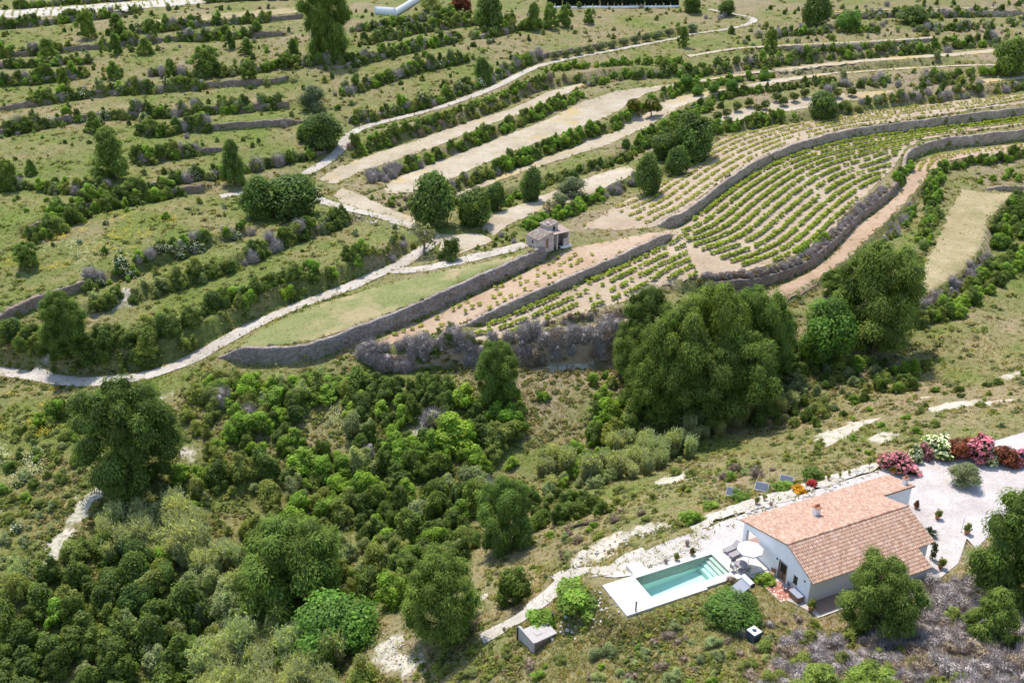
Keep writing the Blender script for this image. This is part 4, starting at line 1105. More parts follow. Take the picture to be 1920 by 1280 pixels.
# the dark pine grove in the gully
GROVE = ['pine at the left end of the gully grove, in front of the vine terrace', 'broad pine low in the left half of the gully grove', 'highest pine in the middle of the gully grove', 'pine at the back right of the gully grove', 'rightmost pine of the gully grove', 'lowest pine at the left foot of the gully grove', 'front pine in the middle foot of the gully grove', 'front pine at the right foot of the gully grove', 'small pine at the left back edge of the gully grove']
for i, (px, bot, top, w) in enumerate([(1212,700,538,110),(1262,800,575,140),(1330,770,535,150),(1405,735,540,130),(1445,720,580,90),(1225,800,640,120),(1310,812,640,150),(1385,800,620,140),(1185,720,600,90)]):
    put_px('pine_tree', px, bot, top, w, GROVE[i], 'pines of the gully grove')
# young pines over the left terraces
YOUNG = ['small dense young pine under the pale top vineyard', 'round young pine just right of the small dense one at the top', 'thin pale young pine below the straw terrace', 'young pine below the thin pale one', 'young pine left of centre under the two top pines', 'wide low dark young pine near the left edge at the top', 'broad bushy young pine in the middle of the upper terraces', 'small dark young pine on the second terrace from the top', 'yellowish young pine between the bushy one and the left edge', 'young pine near the tallest pine, standing further left', 'narrow young pine on the terrace below the straw field', 'narrow young pine touching the tallest pine', 'low round young pine on the fallen wall', 'small young pine right of the fallen wall', 'large dark young pine on the left grassy slope', 'young pine at the left edge above the trailing shrubs', 'tall young pine above the dead-end track spur', 'pale feathery young pine on the open grass', 'young pine at the left edge of the yellow-green slope', 'leftmost of the young pines below the cypress row', 'middle one of the young pines below the cypress row', 'third of the young pines below the cypress row', 'small young pine at the end below the cypress row', 'young pine inside the bend of the upper track', 'small young pine beside the upper track olives', 'tiny young pine on the second terrace at the left', 'tiny young pine beside the one at the left edge']
for yi, (px, top, bot, w) in enumerate([(166,25,73,37),(223,30,68,35),(284,40,71,27),(274,74,102,34),(218,67,102,27),(91,77,115,42),(390,91,143,58),(215,118,149,32),(322,114,146,32),(464,74,102,30),(433,60,92,24),(551,77,115,27),(467,118,152,32),(537,101,129,27),(215,246,342,78),(20,302,358,38),(440,268,351,58),(178,212,250,34),(54,454,506,47),(1000,12,58,32),(1030,12,55,32),(1057,16,51,30),(1104,20,45,22),(1445,60,95,26),(1280,55,90,22),(120,130,160,24),(60,300,330,24)]):
    put_px('young_pine', px, bot, top, w, YOUNG[yi], 'young pines of the upper terraces')
# small olive trees lining the track
for i in range(13):
    put_px('olive_tree', 1040 + i * 21.5, 113 - i * 4.3, 98 - i * 4.3, 20, 'small olive tree in the row along the upper track', 'olive trees lining the upper track')
for px, bot in [(1337,174),(1371,171),(1432,153),(1307,180),(1285,160)]:
    put_px('leafy_tree', px, bot, bot - 19, 22, 'small leafy tree on the pale strip by the hedge', 'small trees on the pale strip')
for px, bot in [(1404,202),(1434,207),(1381,210),(1455,192),(1488,192),(1468,200),(1569,185),(1596,182),(1344,228),(1508,185),(1420,214),(1530,195),(1362,222)]:
    put_px('fruit_tree', px, bot, bot - 17, 17, 'small fruit tree on the bare orchard terrace', 'fruit trees of the orchard terrace')
for px in range(1030, 1275, 7):
    put_px('cypress_tree', px, 13, -18, 9, 'dark cypress in the clipped row along the top edge', 'cypress row along the top edge')

# --- hedges and shrub bands along the banks: (line in the photograph, species mix, width range, per metre, half width m)
def band(pts, mix, wr, per_m, half, label, group, hk=(.75, 1.1), off=0.0, gap=0.0):
    p = resample(np.array(pts, float), 5.0); w3 = march(p[:, 0], p[:, 1], HG)
    L = resample(w3[:, :2], .5); n = max(1, int(len(L) * .5 * per_m))
    T = np.gradient(L, axis=0); T /= np.linalg.norm(T, axis=1)[:, None] + 1e-9
    names = list(mix); pr = np.array([mix[k] for k in names], float); pr /= pr.sum()
    for _ in range(n):
        i = random.randrange(len(L)); o = random.uniform(-half, half) + off
        x, y = L[i][0] - T[i][1] * o, L[i][1] + T[i][0] * o
        if bil(SHEET, x, y) > .5: continue
        if gap and float(fbm(np.array([x]), np.array([y]), 16.0, 401, 2)[0]) < gap: continue
        sp = names[int(RNG.choice(len(names), p=pr))]; w = random.uniform(*wr) * random.uniform(.85, 1.15)
        put(sp, x, y, w, w * random.uniform(*hk), label[sp] if isinstance(label, dict) else LAB[sp] + ' ' + label, group)
LAB = {'dark_shrub': 'dark green rounded shrub', 'green_shrub': 'bright green leafy shrub', 'grey_shrub': 'grey-green shrub', 'olive_shrub': 'olive green shrub', 'dead_brush': 'grey leafless dead brush', 'dry_brush': 'dry straw coloured brush', 'reed_clump': 'clump of tall pale reeds', 'white_flowering_shrub': 'shrub with white blossom', 'young_pine': 'young pine', 'carob_tree': 'dark bushy tree'}
DG = {'dark_shrub': 5, 'olive_shrub': 3, 'green_shrub': 2, 'grey_shrub': 1}
# the tall shrubby bank over the track
band([(0,675),(60,690),(130,690),(200,685),(260,680),(310,665),(350,645),(400,625),(450,598)], {'dark_shrub': 5, 'olive_shrub': 3, 'carob_tree': 1.2}, (2.2, 3.8), 1.5, 2.4, 'on the steep bank above the lower track', 'shrubs of the bank above the lower track', off=1.6)
band([(0,650),(60,660),(110,640),(180,655),(260,640),(330,620),(380,605),(430,585)], {'dark_shrub': 5, 'olive_shrub': 4, 'green_shrub': .6}, (1.8, 3.2), 1.1, 2.5, 'on the steep bank above the lower track', 'shrubs of the bank above the lower track')
band([(440,590),(500,565),(560,545),(640,520),(690,500)], {'green_shrub': 3, 'dark_shrub': 3, 'olive_shrub': 2}, (1.8, 3.2), 1.5, 2.0, 'on the bank above the middle of the track', 'shrubs of the bank above the middle track', off=1.2)
band([(690,505),(730,480),(770,455)], {'olive_shrub': 3, 'dead_brush': 2, 'grey_shrub': 1}, (1., 2.), 1.2, 1.2, 'on the bank below the track fork', 'shrubs of the bank below the fork')
band([(175,580),(285,545),(370,525),(454,490),(571,440),(640,418),(700,400)], {'dark_shrub': 3, 'olive_shrub': 3, 'dead_brush': 1, 'grey_shrub': 1}, (1.3, 2.8), 1.7, 1.2, 'on the middle bank of the left slope', 'shrubs of the middle left bank')
band([(148,545),(200,530),(240,500),(302,485),(403,455),(470,440)], {'dark_shrub': 3, 'green_shrub': 2, 'white_flowering_shrub': 1, 'dead_brush': 1}, (1.5, 2.8), 1.2, 1.4, 'on the old terrace wall of the left slope', 'shrubs of the left terrace wall')
band([(60,455),(110,430),(150,405),(202,385),(260,372),(336,362)], {'dark_shrub': 4, 'green_shrub': 2, 'olive_shrub': 2}, (2, 3.4), 1.6, 2.4, 'trailing down the left slope above the yellow grass', 'shrubs of the trailing dark band')
band([(110,410),(160,385),(215,370)], {'green_shrub': 2, 'dark_shrub': 4}, (2, 3), 1.4, 2.5, 'trailing down the left slope above the yellow grass', 'shrubs of the trailing dark band')
for pts in ([(0,355),(84,352),(130,358),(200,362)], [(300,345),(410,330),(480,318),(590,295)], [(250,300),(330,292),(420,280)], [(13,250),(90,235),(151,226)], [(195,218),(292,218),(410,208),(524,200)], [(255,250),(330,246),(400,240)], [(50,198),(161,178),(252,172),(380,164)], [(0,158),(60,152),(170,142)], [(0,110),(60,102),(160,92),(300,78),(420,72),(560,62)], [(0,128),(80,124),(170,118)], [(270,140),(380,146),(470,132),(540,124),(620,120)], [(200,66),(260,60),(330,54),(420,44),(560,34)], [(0,52),(90,44),(200,34),(270,22)], [(640,178),(700,160),(751,142),(801,128),(880,114)], [(660,232),(707,220),(770,205),(830,190),(926,148),(1010,108)], [(640,126),(741,100),(862,74)], [(885,72),(958,58),(1010,50)], [(670,86),(774,60),(850,48),(960,40)], [(0,20),(120,10),(300,-4)], [(270,14),(400,4),(560,-2)], [(660,60),(740,48),(800,38),(880,34)]):
    band(pts, {'dark_shrub': 4, 'olive_shrub': 3, 'green_shrub': 1.5, 'grey_shrub': 1.2, 'dead_brush': 1.4, 'white_flowering_shrub': .4}, (1.1, 3.2), 2.3, 1.0, 'along an old terrace edge of the upper left slope', 'shrubs along the upper left terrace edges', gap=.30)
# hedges between the pale fields
HQ = {'dark_shrub': 3, 'green_shrub': 3, 'olive_shrub': 4}
band([(655,290),(700,276),(774,252),(850,228),(909,208),(960,188),(1010,162),(1087,148)], {'olive_shrub': 5, 'dry_brush': 1.5, 'dark_shrub': 2, 'green_shrub': .8}, (1.3, 2.4), 1.9, 1.7, 'on the bank between the track and the narrow pale field', 'hedge above the narrow pale field', off=.6)
band([(660,275),(690,280)], {'green_shrub': 3, 'dark_shrub': 2}, (2, 3), 1.3, 2.5, 'at the sharp bend of the track', 'bushes at the track bend')
band([(1010,135),(1087,128),(1180,122),(1280,118)], {'green_shrub': 5, 'olive_shrub': 2}, (1.4, 2.4), 1.5, 1.5, 'in the bright band below the upper track', 'bright band below the upper track')
band([(1090,165),(1130,155),(1180,148),(1280,143),(1397,127),(1549,110),(1717,98),(1880,82)], {'dark_shrub': 4, 'grey_shrub': 2.5, 'green_shrub': 2.5, 'olive_shrub': 2, 'dead_brush': .8}, (1.5, 2.8), 1.5, 2.2, 'on the bank above the wide pale field', 'hedge above the wide pale field', off=.8)
band([(760,324),(842,286),(910,258),(976,229),(1040,205),(1087,181)], {'dark_shrub': 3, 'green_shrub': 4, 'olive_shrub': 3}, (1.5, 2.6), 2.0, 1.2, 'in the hedge between the two pale fields', 'hedge between the pale fields')
band([(690,342),(740,328),(790,308)], {'dead_brush': 4, 'olive_shrub': 1}, (1.5, 2.4), 1.3, 1.2, 'at the lower end of the hedge between the pale fields', 'dead brush at the end of the hedge')
band([(690,330),(720,345)], {'dead_brush': 4}, (2, 2.6), 1.2, 2, 'at the lower end of the hedge between the pale fields', 'dead brush at the end of the hedge')
band([(930,322),(990,298),(1043,276),(1100,256),(1164,228)], {'green_shrub': 5, 'dark_shrub': 3}, (1.7, 2.8), 2.0, 1.2, 'in the bright hedge below the wide pale field', 'bright hedge below the wide pale field')
band([(820,368),(870,350),(930,325)], {'dead_brush': 3, 'olive_shrub': 2, 'dark_shrub': 1}, (1.3, 2.2), 1.5, 1.2, 'in the hedge above the lowest pale field', 'brown lower end of the bright hedge')
band([(1164,225),(1190,205),(1230,188),(1280,168),(1381,152),(1448,141)], {'green_shrub': 5, 'dark_shrub': 2}, (1.3, 2.2), 1.6, 1.0, 'in the bright hedge by the citrus trees', 'bright hedge by the citrus trees')
band([(940,385),(1010,347),(1077,326),(1178,292),(1228,250),(1290,210),(1364,176),(1448,168),(1560,148)], {'dark_shrub': 4, 'olive_shrub': 3, 'green_shrub': 2, 'grey_shrub': 1}, (1.1, 2.0), 2.0, 1.2, 'in the hedge below the lowest pale field', 'hedge below the lowest pale field', off=-.7)
band([(1185,290),(1230,260),(1290,225),(1340,200)], {'dark_shrub': 3, 'green_shrub': 3, 'carob_tree': 1}, (1.6, 2.4), 1.2, 1.8, 'in the thick hedge above the round trees', 'thick hedge above the round trees')
band([(985,428),(1020,418),(1060,404),(1100,385),(1128,372)], {'green_shrub': 5, 'dark_shrub': 1}, (1.6, 2.6), 1.8, 1.2, 'in the bright hedge behind the stone hut', 'bright hedge behind the hut')
band([(1130,370),(1170,352),(1195,338)], {'dead_brush': 3, 'olive_shrub': 2}, (1.4, 2.2), 1.3, 1.2, 'in the brown hedge beside the corner tree', 'brown hedge by the corner tree')
band([(1330,246),(1370,236),(1420,230),(1500,222)], {'dark_shrub': 2, 'green_shrub': 4, 'olive_shrub': 2}, (1.4, 2.4), 1.5, 1.2, 'in the hedge above the upper vineyard', 'hedge above the upper vineyard')
band([(1560,212),(1640,196),(1717,188),(1817,176),(1920,162)], {'dead_brush': 3, 'dark_shrub': 2, 'grey_shrub': 2, 'olive_shrub': 2}, (1.3, 2.6), 1.1, 1.8, 'on the bank above the far end of the upper vineyard', 'far bank above the upper vineyard', off=.5)
for pts in ([(1360,98),(1450,94),(1582,88),(1750,76)], [(1420,70),(1500,64),(1600,60),(1700,58),(1900,52)], [(1560,32),(1700,28),(1900,26)], [(1620,156),(1700,150),(1820,140),(1910,134)], [(1560,166),(1650,158),(1740,152),(1840,158)]):
    band(pts, {'dark_shrub': 3, 'grey_shrub': 2.5, 'olive_shrub': 3, 'dead_brush': 2, 'green_shrub': 1.4}, (1.2, 3.0), 1.5, 2.0, 'along a terrace edge of the upper right slope', 'shrubs along the upper right terrace edges', gap=.4)
# vineyard walls and banks
band([(1285,535),(1364,532),(1431,530),(1468,518),(1529,488),(1570,455),(1600,420),(1640,385),(1665,360)], {'dry_brush': 3, 'dead_brush': 5}, (.9, 1.5), 3.2, .7, 'on the bank under the vineyard', 'dry brush on the bank under the vineyard', hk=(.7, 1.0), off=.8)
band([(1485,482),(1520,466),(1548,448)], {'green_shrub': 1}, (1.2, 1.8), 2.2, .4, 'along the vineyard edge above the dirt track', 'green edge of the vineyard')
band([(1682,345),(1690,330),(1700,320)], {'green_shrub': 3, 'dark_shrub': 2}, (1.6, 2.4), 1.4, .8, 'at the bend of the dirt track', 'bushes at the dirt track bend')
band([(680,668),(741,672),(800,662),(850,650),(900,655),(960,650)], {'dead_brush': 6, 'dark_shrub': .6}, (1.8, 2.8), 2.0, 1.1, 'on the steep bank under the vine strip', 'grey brush of the steep bank')
band([(976,640),(1020,640),(1080,636),(1140,632),(1160,625)], {'dead_brush': 6, 'dry_brush': 1}, (2.0, 3.0), 2.6, 1.3, 'on the steep bank under the vine strip', 'grey brush of the steep bank')
band([(760,632),(810,622),(850,614)], {'olive_shrub': 3, 'dark_shrub': 1}, (1, 1.6), 1.4, .8, 'at the end of the reddish vine strip', 'shrubs at the end of the vine strip')
band([(1010,612),(1090,600),(1170,588)], {'dry_brush': 3, 'dead_brush': 2}, (.7, 1.1), 1.5, .4, 'along the low bank under the vines', 'dry brush of the low bank')
band([(1925,290),(1851,300),(1790,312),(1760,325),(1748,350),(1745,380),(1748,410)], {'green_shrub': 4, 'dark_shrub': 3}, (1.5, 2.5), 1.9, 1.5, 'in the thick green hedge by the dirt track', 'hedge by the dirt track', off=0)
band([(1748,400),(1735,440),(1715,480),(1700,520)], {'green_shrub': 4, 'olive_shrub': 3, 'grey_shrub': 2, 'dark_shrub': 1}, (1.2, 2.0), 1.5, 1.6, 'on the green slope beside the dry meadow', 'shrubs beside the dry meadow')
band([(1600,480),(1625,462),(1650,435),(1680,405),(1700,380)], {'dead_brush': 3, 'olive_shrub': 3, 'green_shrub': 2}, (1.2, 2.2), 1.0, 1.0, 'on the verge below the dirt track', 'verge below the dirt track', off=-2.0)
band([(1700,590),(1750,570),(1801,540),(1828,505),(1850,478)], {'dead_brush': 5, 'dry_brush': 1}, (1.3, 2.2), 2.2, 1.0, 'on the bank under the dry meadow', 'grey brush under the dry meadow', off=.3)
band([(1720,605),(1770,590),(1820,560),(1850,530),(1890,500),(1915,480)], {'dark_shrub': 3, 'green_shrub': 4, 'olive_shrub': 2}, (1.8, 3.0), 1.6, 2.4, 'in the green band below the dry meadow', 'green band below the dry meadow')
band([(1870,470),(1890,430),(1905,400),(1920,380)], {'dark_shrub': 5, 'green_shrub': 3}, (2.2, 3.6), 1.5, 4.0, 'in the dark thicket at the right edge', 'thicket at the right edge', off=-2)
band([(1840,345),(1870,340),(1920,330)], {'green_shrub': 2, 'dark_shrub': 1}, (1.2, 2), .6, 2, 'behind the dry meadow wall', 'bushes behind the meadow wall')
for px, bot, top, w in [(1420,905,880,20)]: pass
# garden hedge below house etc.
band([(1540,940),(1560,930)], {'grey_shrub': 1}, (.6, .9), .3, .5, 'in the stony bed behind the villa', 'plants of the stony bed')

# --- open scrub: (region, species mix, width range, spacing, what it is)
def scatter(poly, mix, wr, spacing, label, group, hk=(.7, 1.1), patch=0.0, avoid=True):
    P = march(*np.array(resample(np.array(poly + [poly[0]], float), 20.0)).T, HG)[:, :2]
    x0, x1, y0, y1 = P[:, 0].min(), P[:, 0].max(), P[:, 1].min(), P[:, 1].max()
    X, Y = np.meshgrid(np.arange(x0, x1, spacing), np.arange(y0, y1, spacing)); X = X.ravel(); Y = Y.ravel()
    X = X + RNG.uniform(-.5, .5, len(X)) * spacing; Y = Y + RNG.uniform(-.5, .5, len(Y)) * spacing
    ok = inpoly(X, Y, P) & (bil(SHEET, X, Y) < .3) & (bil(CHALK, X, Y) < .3)
    if patch > 0: ok &= fbm(X, Y, 9.0, 55) > patch
    X, Y = X[ok], Y[ok]
    names = list(mix); pr = np.array([mix[k] for k in names], float)
    # species gather in patches
    ns = np.stack([fbm(X, Y, 11.0, 200 + 13 * i, 2) for i in range(len(names))], 1)
    q = pr[None] * np.exp((ns - .5) * 7); q /= q.sum(1, keepdims=True)
    for i in range(len(X)):
        k = int(RNG.choice(len(names), p=q[i])); sp = names[k]; w = random.uniform(*wr) * (random.uniform(.6, 1.0) if random.random() < .5 else random.uniform(.9, 1.25))
        put(sp, X[i], Y[i], w, w * random.uniform(*hk) * (1.75 if sp == 'reed_clump' else 1), LAB[sp] + ' ' + label, group)
SCR = {'dark_shrub': 4, 'green_shrub': 3.2, 'olive_shrub': 3, 'grey_shrub': 2, 'dead_brush': .5}
scatter([(390,715),(640,720),(800,720),(960,780),(1150,790),(1200,830),(1000,880),(960,930),(900,960),(660,960),(480,930),(360,860),(340,760)], SCR, (1.9, 4.0), 2.1, 'in the dense scrub of the ravine slope', 'scrub of the ravine slope', patch=.36)
scatter([(390,715),(640,712),(700,720),(680,780),(500,800),(400,760)], {'green_shrub': 6, 'olive_shrub': 1}, (2.0, 3.4), 1.7, 'in the bright thicket below the tall stone wall', 'bright thicket below the tall wall', hk=(.5, .8), patch=.36)
scatter([(640,720),(1150,705),(1180,790),(960,780),(800,740)], {'dark_shrub': 2, 'green_shrub': 2, 'olive_shrub': 3, 'grey_shrub': 3}, (1.4, 3.0), 2.5, 'on the open slope below the grey brush', 'scrub below the grey brush', patch=.42)
scatter([(0,720),(120,730),(110,800),(0,830)], SCR, (1.6, 3), 2.3, 'below the track at the left edge', 'scrub at the left edge', patch=.42)
scatter([(0,790),(180,740),(170,900),(120,1000),(0,1120)], {'olive_shrub': 4, 'dark_shrub': 2, 'grey_shrub': 3, 'green_shrub': 1, 'white_flowering_shrub': .4}, (.9, 2.0), 1.9, 'on the open heath left of the big lone pine', 'heath left of the lone pine', hk=(.5, .8), patch=.40)
scatter([(330,860),(480,930),(660,960),(900,960),(890,1040),(760,1060),(740,1150),(560,1120),(450,1010),(340,960)], {'dark_shrub': 5, 'green_shrub': 3, 'olive_shrub': 3, 'grey_shrub': 1}, (2.0, 3.8), 2.4, 'in the deep ravine thicket', 'deep ravine thicket', patch=.3)
scatter([(0,1120),(120,1030),(200,1040),(330,1060),(460,1060),(600,1200),(700,1280),(680,1330),(0,1330)], {'dark_shrub': 4, 'olive_shrub': 4, 'grey_shrub': 3, 'green_shrub': .8, 'carob_tree': 1.5}, (2.4, 4.4), 2.7, 'in the tall thicket at the bottom left', 'tall thicket at the bottom left', hk=(.8, 1.15))
scatter([(190,1010),(260,975),(340,965),(390,990),(390,1060),(300,1060),(210,1050)], {'reed_clump': 1}, (2.0, 2.8), 1.35, 'in the pale reed bed below the lone pine', 'reed bed below the lone pine')
scatter([(130,1060),(200,1010),(250,1020),(200,1080)], {'reed_clump': 1}, (1.6, 2.4), 1.8, 'in the pale reed bed below the lone pine', 'reed bed below the lone pine')
scatter([(330,1050),(450,1050),(500,1110),(420,1120),(350,1100)], {'reed_clump': 3, 'olive_shrub': 1}, (1.8, 2.6), 1.9, 'in the reeds beside the broad pine', 'reeds beside the broad pine')
scatter([(390,1240),(450,1205),(560,1215),(640,1250),(660,1330),(380,1330)], {'reed_clump': 4, 'dead_brush': 1}, (2.0, 2.8), 1.5, 'in the pale reed bed at the bottom edge', 'reed bed at the bottom edge')
scatter([(990,880),(1100,830),(1230,840),(1320,800),(1340,830),(1280,870),(1150,910),(1020,930)], {'reed_clump': 4, 'grey_shrub': 1.2, 'green_shrub': .5}, (1.6, 2.4), 1.7, 'in the reed bed along the gully', 'reed bed along the gully')
scatter([(1320,810),(1420,760),(1480,740),(1490,765),(1400,800),(1340,830)], {'reed_clump': 4, 'grey_shrub': .6}, (1.6, 2.2), 1.7, 'in the reeds by the pine grove', 'reeds by the pine grove')
scatter([(1470,700),(1560,680),(1680,670),(1750,690),(1720,730),(1600,760),(1540,790),(1460,810),(1450,770)], {'grey_shrub': 3, 'green_shrub': 4, 'olive_shrub': 2, 'dark_shrub': 1.5}, (1.2, 2.6), 2.0, 'in the gully below the tall wide pine', 'scrub below the tall wide pine', patch=.38)
scatter([(1440,640),(1520,640),(1530,690),(1470,720)], {'dark_shrub': 3, 'green_shrub': 2}, (2, 3), 2.0, 'between the grove and the leafy tree', 'scrub between grove and leafy tree')
scatter([(1450,830),(1560,770),(1740,700),(1920,640),(1920,800),(1740,850),(1560,870),(1340,920),(1300,880)], {'olive_shrub': 3, 'grey_shrub': 2, 'green_shrub': 2, 'dark_shrub': 1}, (.7, 1.7), 3.4, 'on the grassy slope above the villa', 'bushes of the slope above the villa', hk=(.5, .85), patch=.46)
scatter([(1000,930),(1150,910),(1320,880),(1460,880),(1300,960),(1160,1010),(1060,1060),(1000,1060)], {'dry_brush': 3, 'olive_shrub': 2, 'green_shrub': 1, 'grey_shrub': 1.2}, (.8, 1.7), 2.4, 'on the dry bank left of the villa', 'bushes of the dry bank', hk=(.5, .85), patch=.42)
scatter([(880,940),(1000,930),(1110,930),(1150,960),(1060,980),(1000,1000)], {'green_shrub': 3, 'dark_shrub': 3}, (1.6, 2.8), 2.2, 'along the upper edge of the dry bank', 'bushes at the edge of the dry bank', patch=.35)
scatter([(690,1040),(780,1020),(900,1010),(860,1060),(760,1100),(690,1130)], {'olive_shrub': 3, 'dark_shrub': 3}, (2, 3.4), 2.2, 'behind the round pine', 'thicket behind the round pine')
scatter([(780,1230),(900,1215),(1000,1240),(1100,1200),(1200,1170),(1330,1140),(1400,1190),(1480,1130),(1560,1180),(1560,1320),(760,1330)], {'olive_shrub': 4, 'green_shrub': 1.6, 'dry_brush': 2, 'dead_brush': 1.5, 'grey_shrub': 1.5}, (.6, 1.4), 1.35, 'on the weedy slope below the pool', 'bushes of the weedy slope', hk=(.45, .75), patch=.40)
scatter([(1440,1280),(1480,1200),(1600,1190),(1720,1110),(1830,1080),(1930,1200),(1930,1330),(1400,1330)], {'dead_brush': 7, 'dry_brush': 1.2, 'olive_shrub': 1.2}, (1.0, 2.1), 1.05, 'on the purplish dry slope below the villa', 'dead brush below the villa', hk=(.5, .8), patch=.18)
scatter([(1330,1105),(1380,1080),(1400,1090),(1380,1110)], {'olive_shrub': 2, 'dry_brush': 1}, (.6, 1.1), .9, 'at the corner of the pool deck', 'plants at the corner of the pool deck')
# upper left terraces
TERR = {'dark_shrub': 3, 'olive_shrub': 3.5, 'green_shrub': 1.5, 'grey_shrub': 2, 'dead_brush': .8, 'white_flowering_shrub': .25}
scatter([(0,20),(600,10),(640,200),(600,290),(420,340),(0,360)], TERR, (.8, 2.2), 6.6, 'scattered over the upper left terraces', 'bushes of the upper left terraces', patch=.44)
scatter([(0,360),(420,350),(480,400),(720,410),(760,440),(640,520),(300,560),(0,600)], {'olive_shrub': 3, 'green_shrub': 1.5, 'dark_shrub': 1.5, 'grey_shrub': 2, 'white_flowering_shrub': .5}, (.7, 1.8), 5.4, 'scattered over the yellow-green left slope', 'bushes of the yellow-green slope', patch=.46)
scatter([(650,20),(1280,10),(1400,60),(1000,110),(760,200),(650,210)], TERR, (.8, 2.2), 5.8, 'scattered over the upper middle terraces', 'bushes of the upper middle terraces', patch=.44)
scatter([(1330,20),(1920,0),(1920,170),(1560,200),(1400,110)], {'grey_shrub': 3, 'dark_shrub': 2.5, 'olive_shrub': 2.5, 'dead_brush': 2, 'white_flowering_shrub': .5}, (.9, 2.4), 4.0, 'scattered over the upper right terraces', 'bushes of the upper right terraces', patch=.42)
scatter([(850,440),(960,430),(985,450),(880,480)], {'olive_shrub': 2, 'dead_brush': 1}, (.8, 1.5), 2.5, 'beside the hut track', 'bushes beside the hut track')
scatter([(660,370),(760,365),(800,400),(700,395)], {'olive_shrub': 2, 'dry_brush': 1, 'green_shrub': 1}, (1, 2.2), 2.6, 'beside the track junction', 'bushes beside the junction')

# --- vineyards: rows run parallel to the terrace wall above or below
def offset_line(L, d):
    L = smooth_line(resample(L, 2.0), 8)
    T = np.gradient(L, axis=0); T /= np.linalg.norm(T, axis=1)[:, None]
    Q = L + np.c_[-T[:, 1], T[:, 0]] * d
    dist, _, _ = polydist(Q[:, 0], Q[:, 1], L); return Q[np.abs(dist) > abs(d) * .96]
def vines(line, fld, d0, dd_, n, sp, wr, hr, step, miss, label, group, keep=None):
    P = [f for f in FLD if f[0] == fld][0][2]
    for k in range(n):
        d = d0 + dd_ * k; Q = offset_line(line, d)
        if len(Q) < 3: continue
        Q = resample(Q, step); Q = Q + RNG.normal(0, .07, Q.shape)
        ok = inpoly(Q[:, 0], Q[:, 1], P)
        dist, _, _ = polydist(Q[:, 0], Q[:, 1], np.vstack([P, P[:1]])); ok &= np.abs(dist) > .5
        gap = fbm(Q[:, 0], Q[:, 1], 6.0, 88)
        for q, o, g in zip(Q, ok, gap):
            if not o or random.random() < miss + (.35 if g < .36 else 0): continue
            if keep is not None and not keep(q): continue
            put(sp, q[0], q[1], random.uniform(*wr), random.uniform(*hr), label, group)
Lb, Lc, La, Ld = (STEP_LINES[k][0] for k in ('wall_b', 'wall_c', 'wall_a', 'wall_d'))
_xg = G(1275, 440)[0]
vines(Lc, 'vineyard', -1.6, -2.45, 17, 'grapevine', (1.05, 1.35), (.8, 1.05), .74, .05, 'bushy bright green vine in the big curved vineyard', 'vines of the big vineyard', keep=lambda q: q[0] > _xg + .5)
vines(Lb, 'vineyard', -1.6, -2.5, 12, 'grapevine', (1.0, 1.3), (.8, 1.0), .85, .08, 'bright green vine in the lower end of the vineyard', 'vines of the lower vineyard end', keep=lambda q: q[0] < _xg)
vines(Lc, 'upper_vineyard', 2.2, 2.5, 12, 'pale_vine', (.95, 1.3), (.55, .8), 1.0, .1, 'small yellowish vine on the upper vineyard', 'vines of the upper vineyard')
vines(La, 'vineyard_strip', -2.6, -2.6, 3, 'pale_vine', (.9, 1.3), (.6, .9), 1.6, .3, 'small yellowish vine on the narrow reddish strip', 'vines of the narrow strip')
vines(Ld, 'lower_track_terrace', -1.4, -1.7, 4, 'pale_vine', (.9, 1.3), (.6, .9), 1.4, .15, 'small vine along the bend of the dirt track', 'vines along the dirt track bend')
_tv = [f for f in FLD if f[0] == 'top_vineyard'][0][2]
_tl = resample(march(np.array([-40, 0, 134, 269, 350, 437.]), np.array([36, 34, 29, 16, 10, 1.]), HG)[:, :2], 3.0)
vines(_tl, 'top_vineyard', 2.5, 3.2, 7, 'pale_vine', (.9, 1.2), (.6, .9), 2.6, .1, 'small vine on the pale plot in the top corner', 'vines of the top corner plot')
# a bright green crop strip beside the track
band([(700,232),(760,222),(830,205),(900,180),(960,160)], {'green_shrub': 1}, (.8, 1.3), 2.2, 1.0, 'in the bright green strip just below the track', 'bright green strip by the track', hk=(.4, .6), off=-3.4)
band([(1265,452),(1161,502),(1077,541),(1006,569)], {'green_shrub': 2, 'olive_shrub': 1}, (.6, 1.1), .9, .4, 'at the foot of the vineyard wall', 'plants at the foot of the vineyard wall', hk=(.6, .9))
# weeds in and on the terrace walls
for pts in ([(640,626),(741,588),(842,548),(942,507),(1035,470)], [(1000,546),(1077,514),(1161,475),(1238,443)], [(1330,358),(1381,322),(1431,296),(1481,279),(1549,255)], [(1616,238),(1717,225),(1817,208),(1915,195)], [(1717,275),(1767,260),(1834,247),(1915,236)], [(413,662),(504,652),(571,640)]):
    band(pts, {'dry_brush': 4, 'olive_shrub': 2, 'green_shrub': .6}, (.35, .9), .9, .5, 'growing along the top of a vineyard wall', 'weeds on the vineyard walls', hk=(.6, 1.0))
for pts in ([(660,648),(741,620),(842,575),(942,530)], [(1290,416),(1381,345),(1481,292),(1616,258),(1800,236)], [(1727,290),(1777,279),(1834,274),(1915,264)]):
    band(pts, {'olive_shrub': 3, 'green_shrub': 2, 'dry_brush': 2}, (.3, .8), .7, .3, 'growing at the foot of a vineyard wall', 'weeds at the foot of the vineyard walls', hk=(.6, 1.0), off=-.5)
emit()

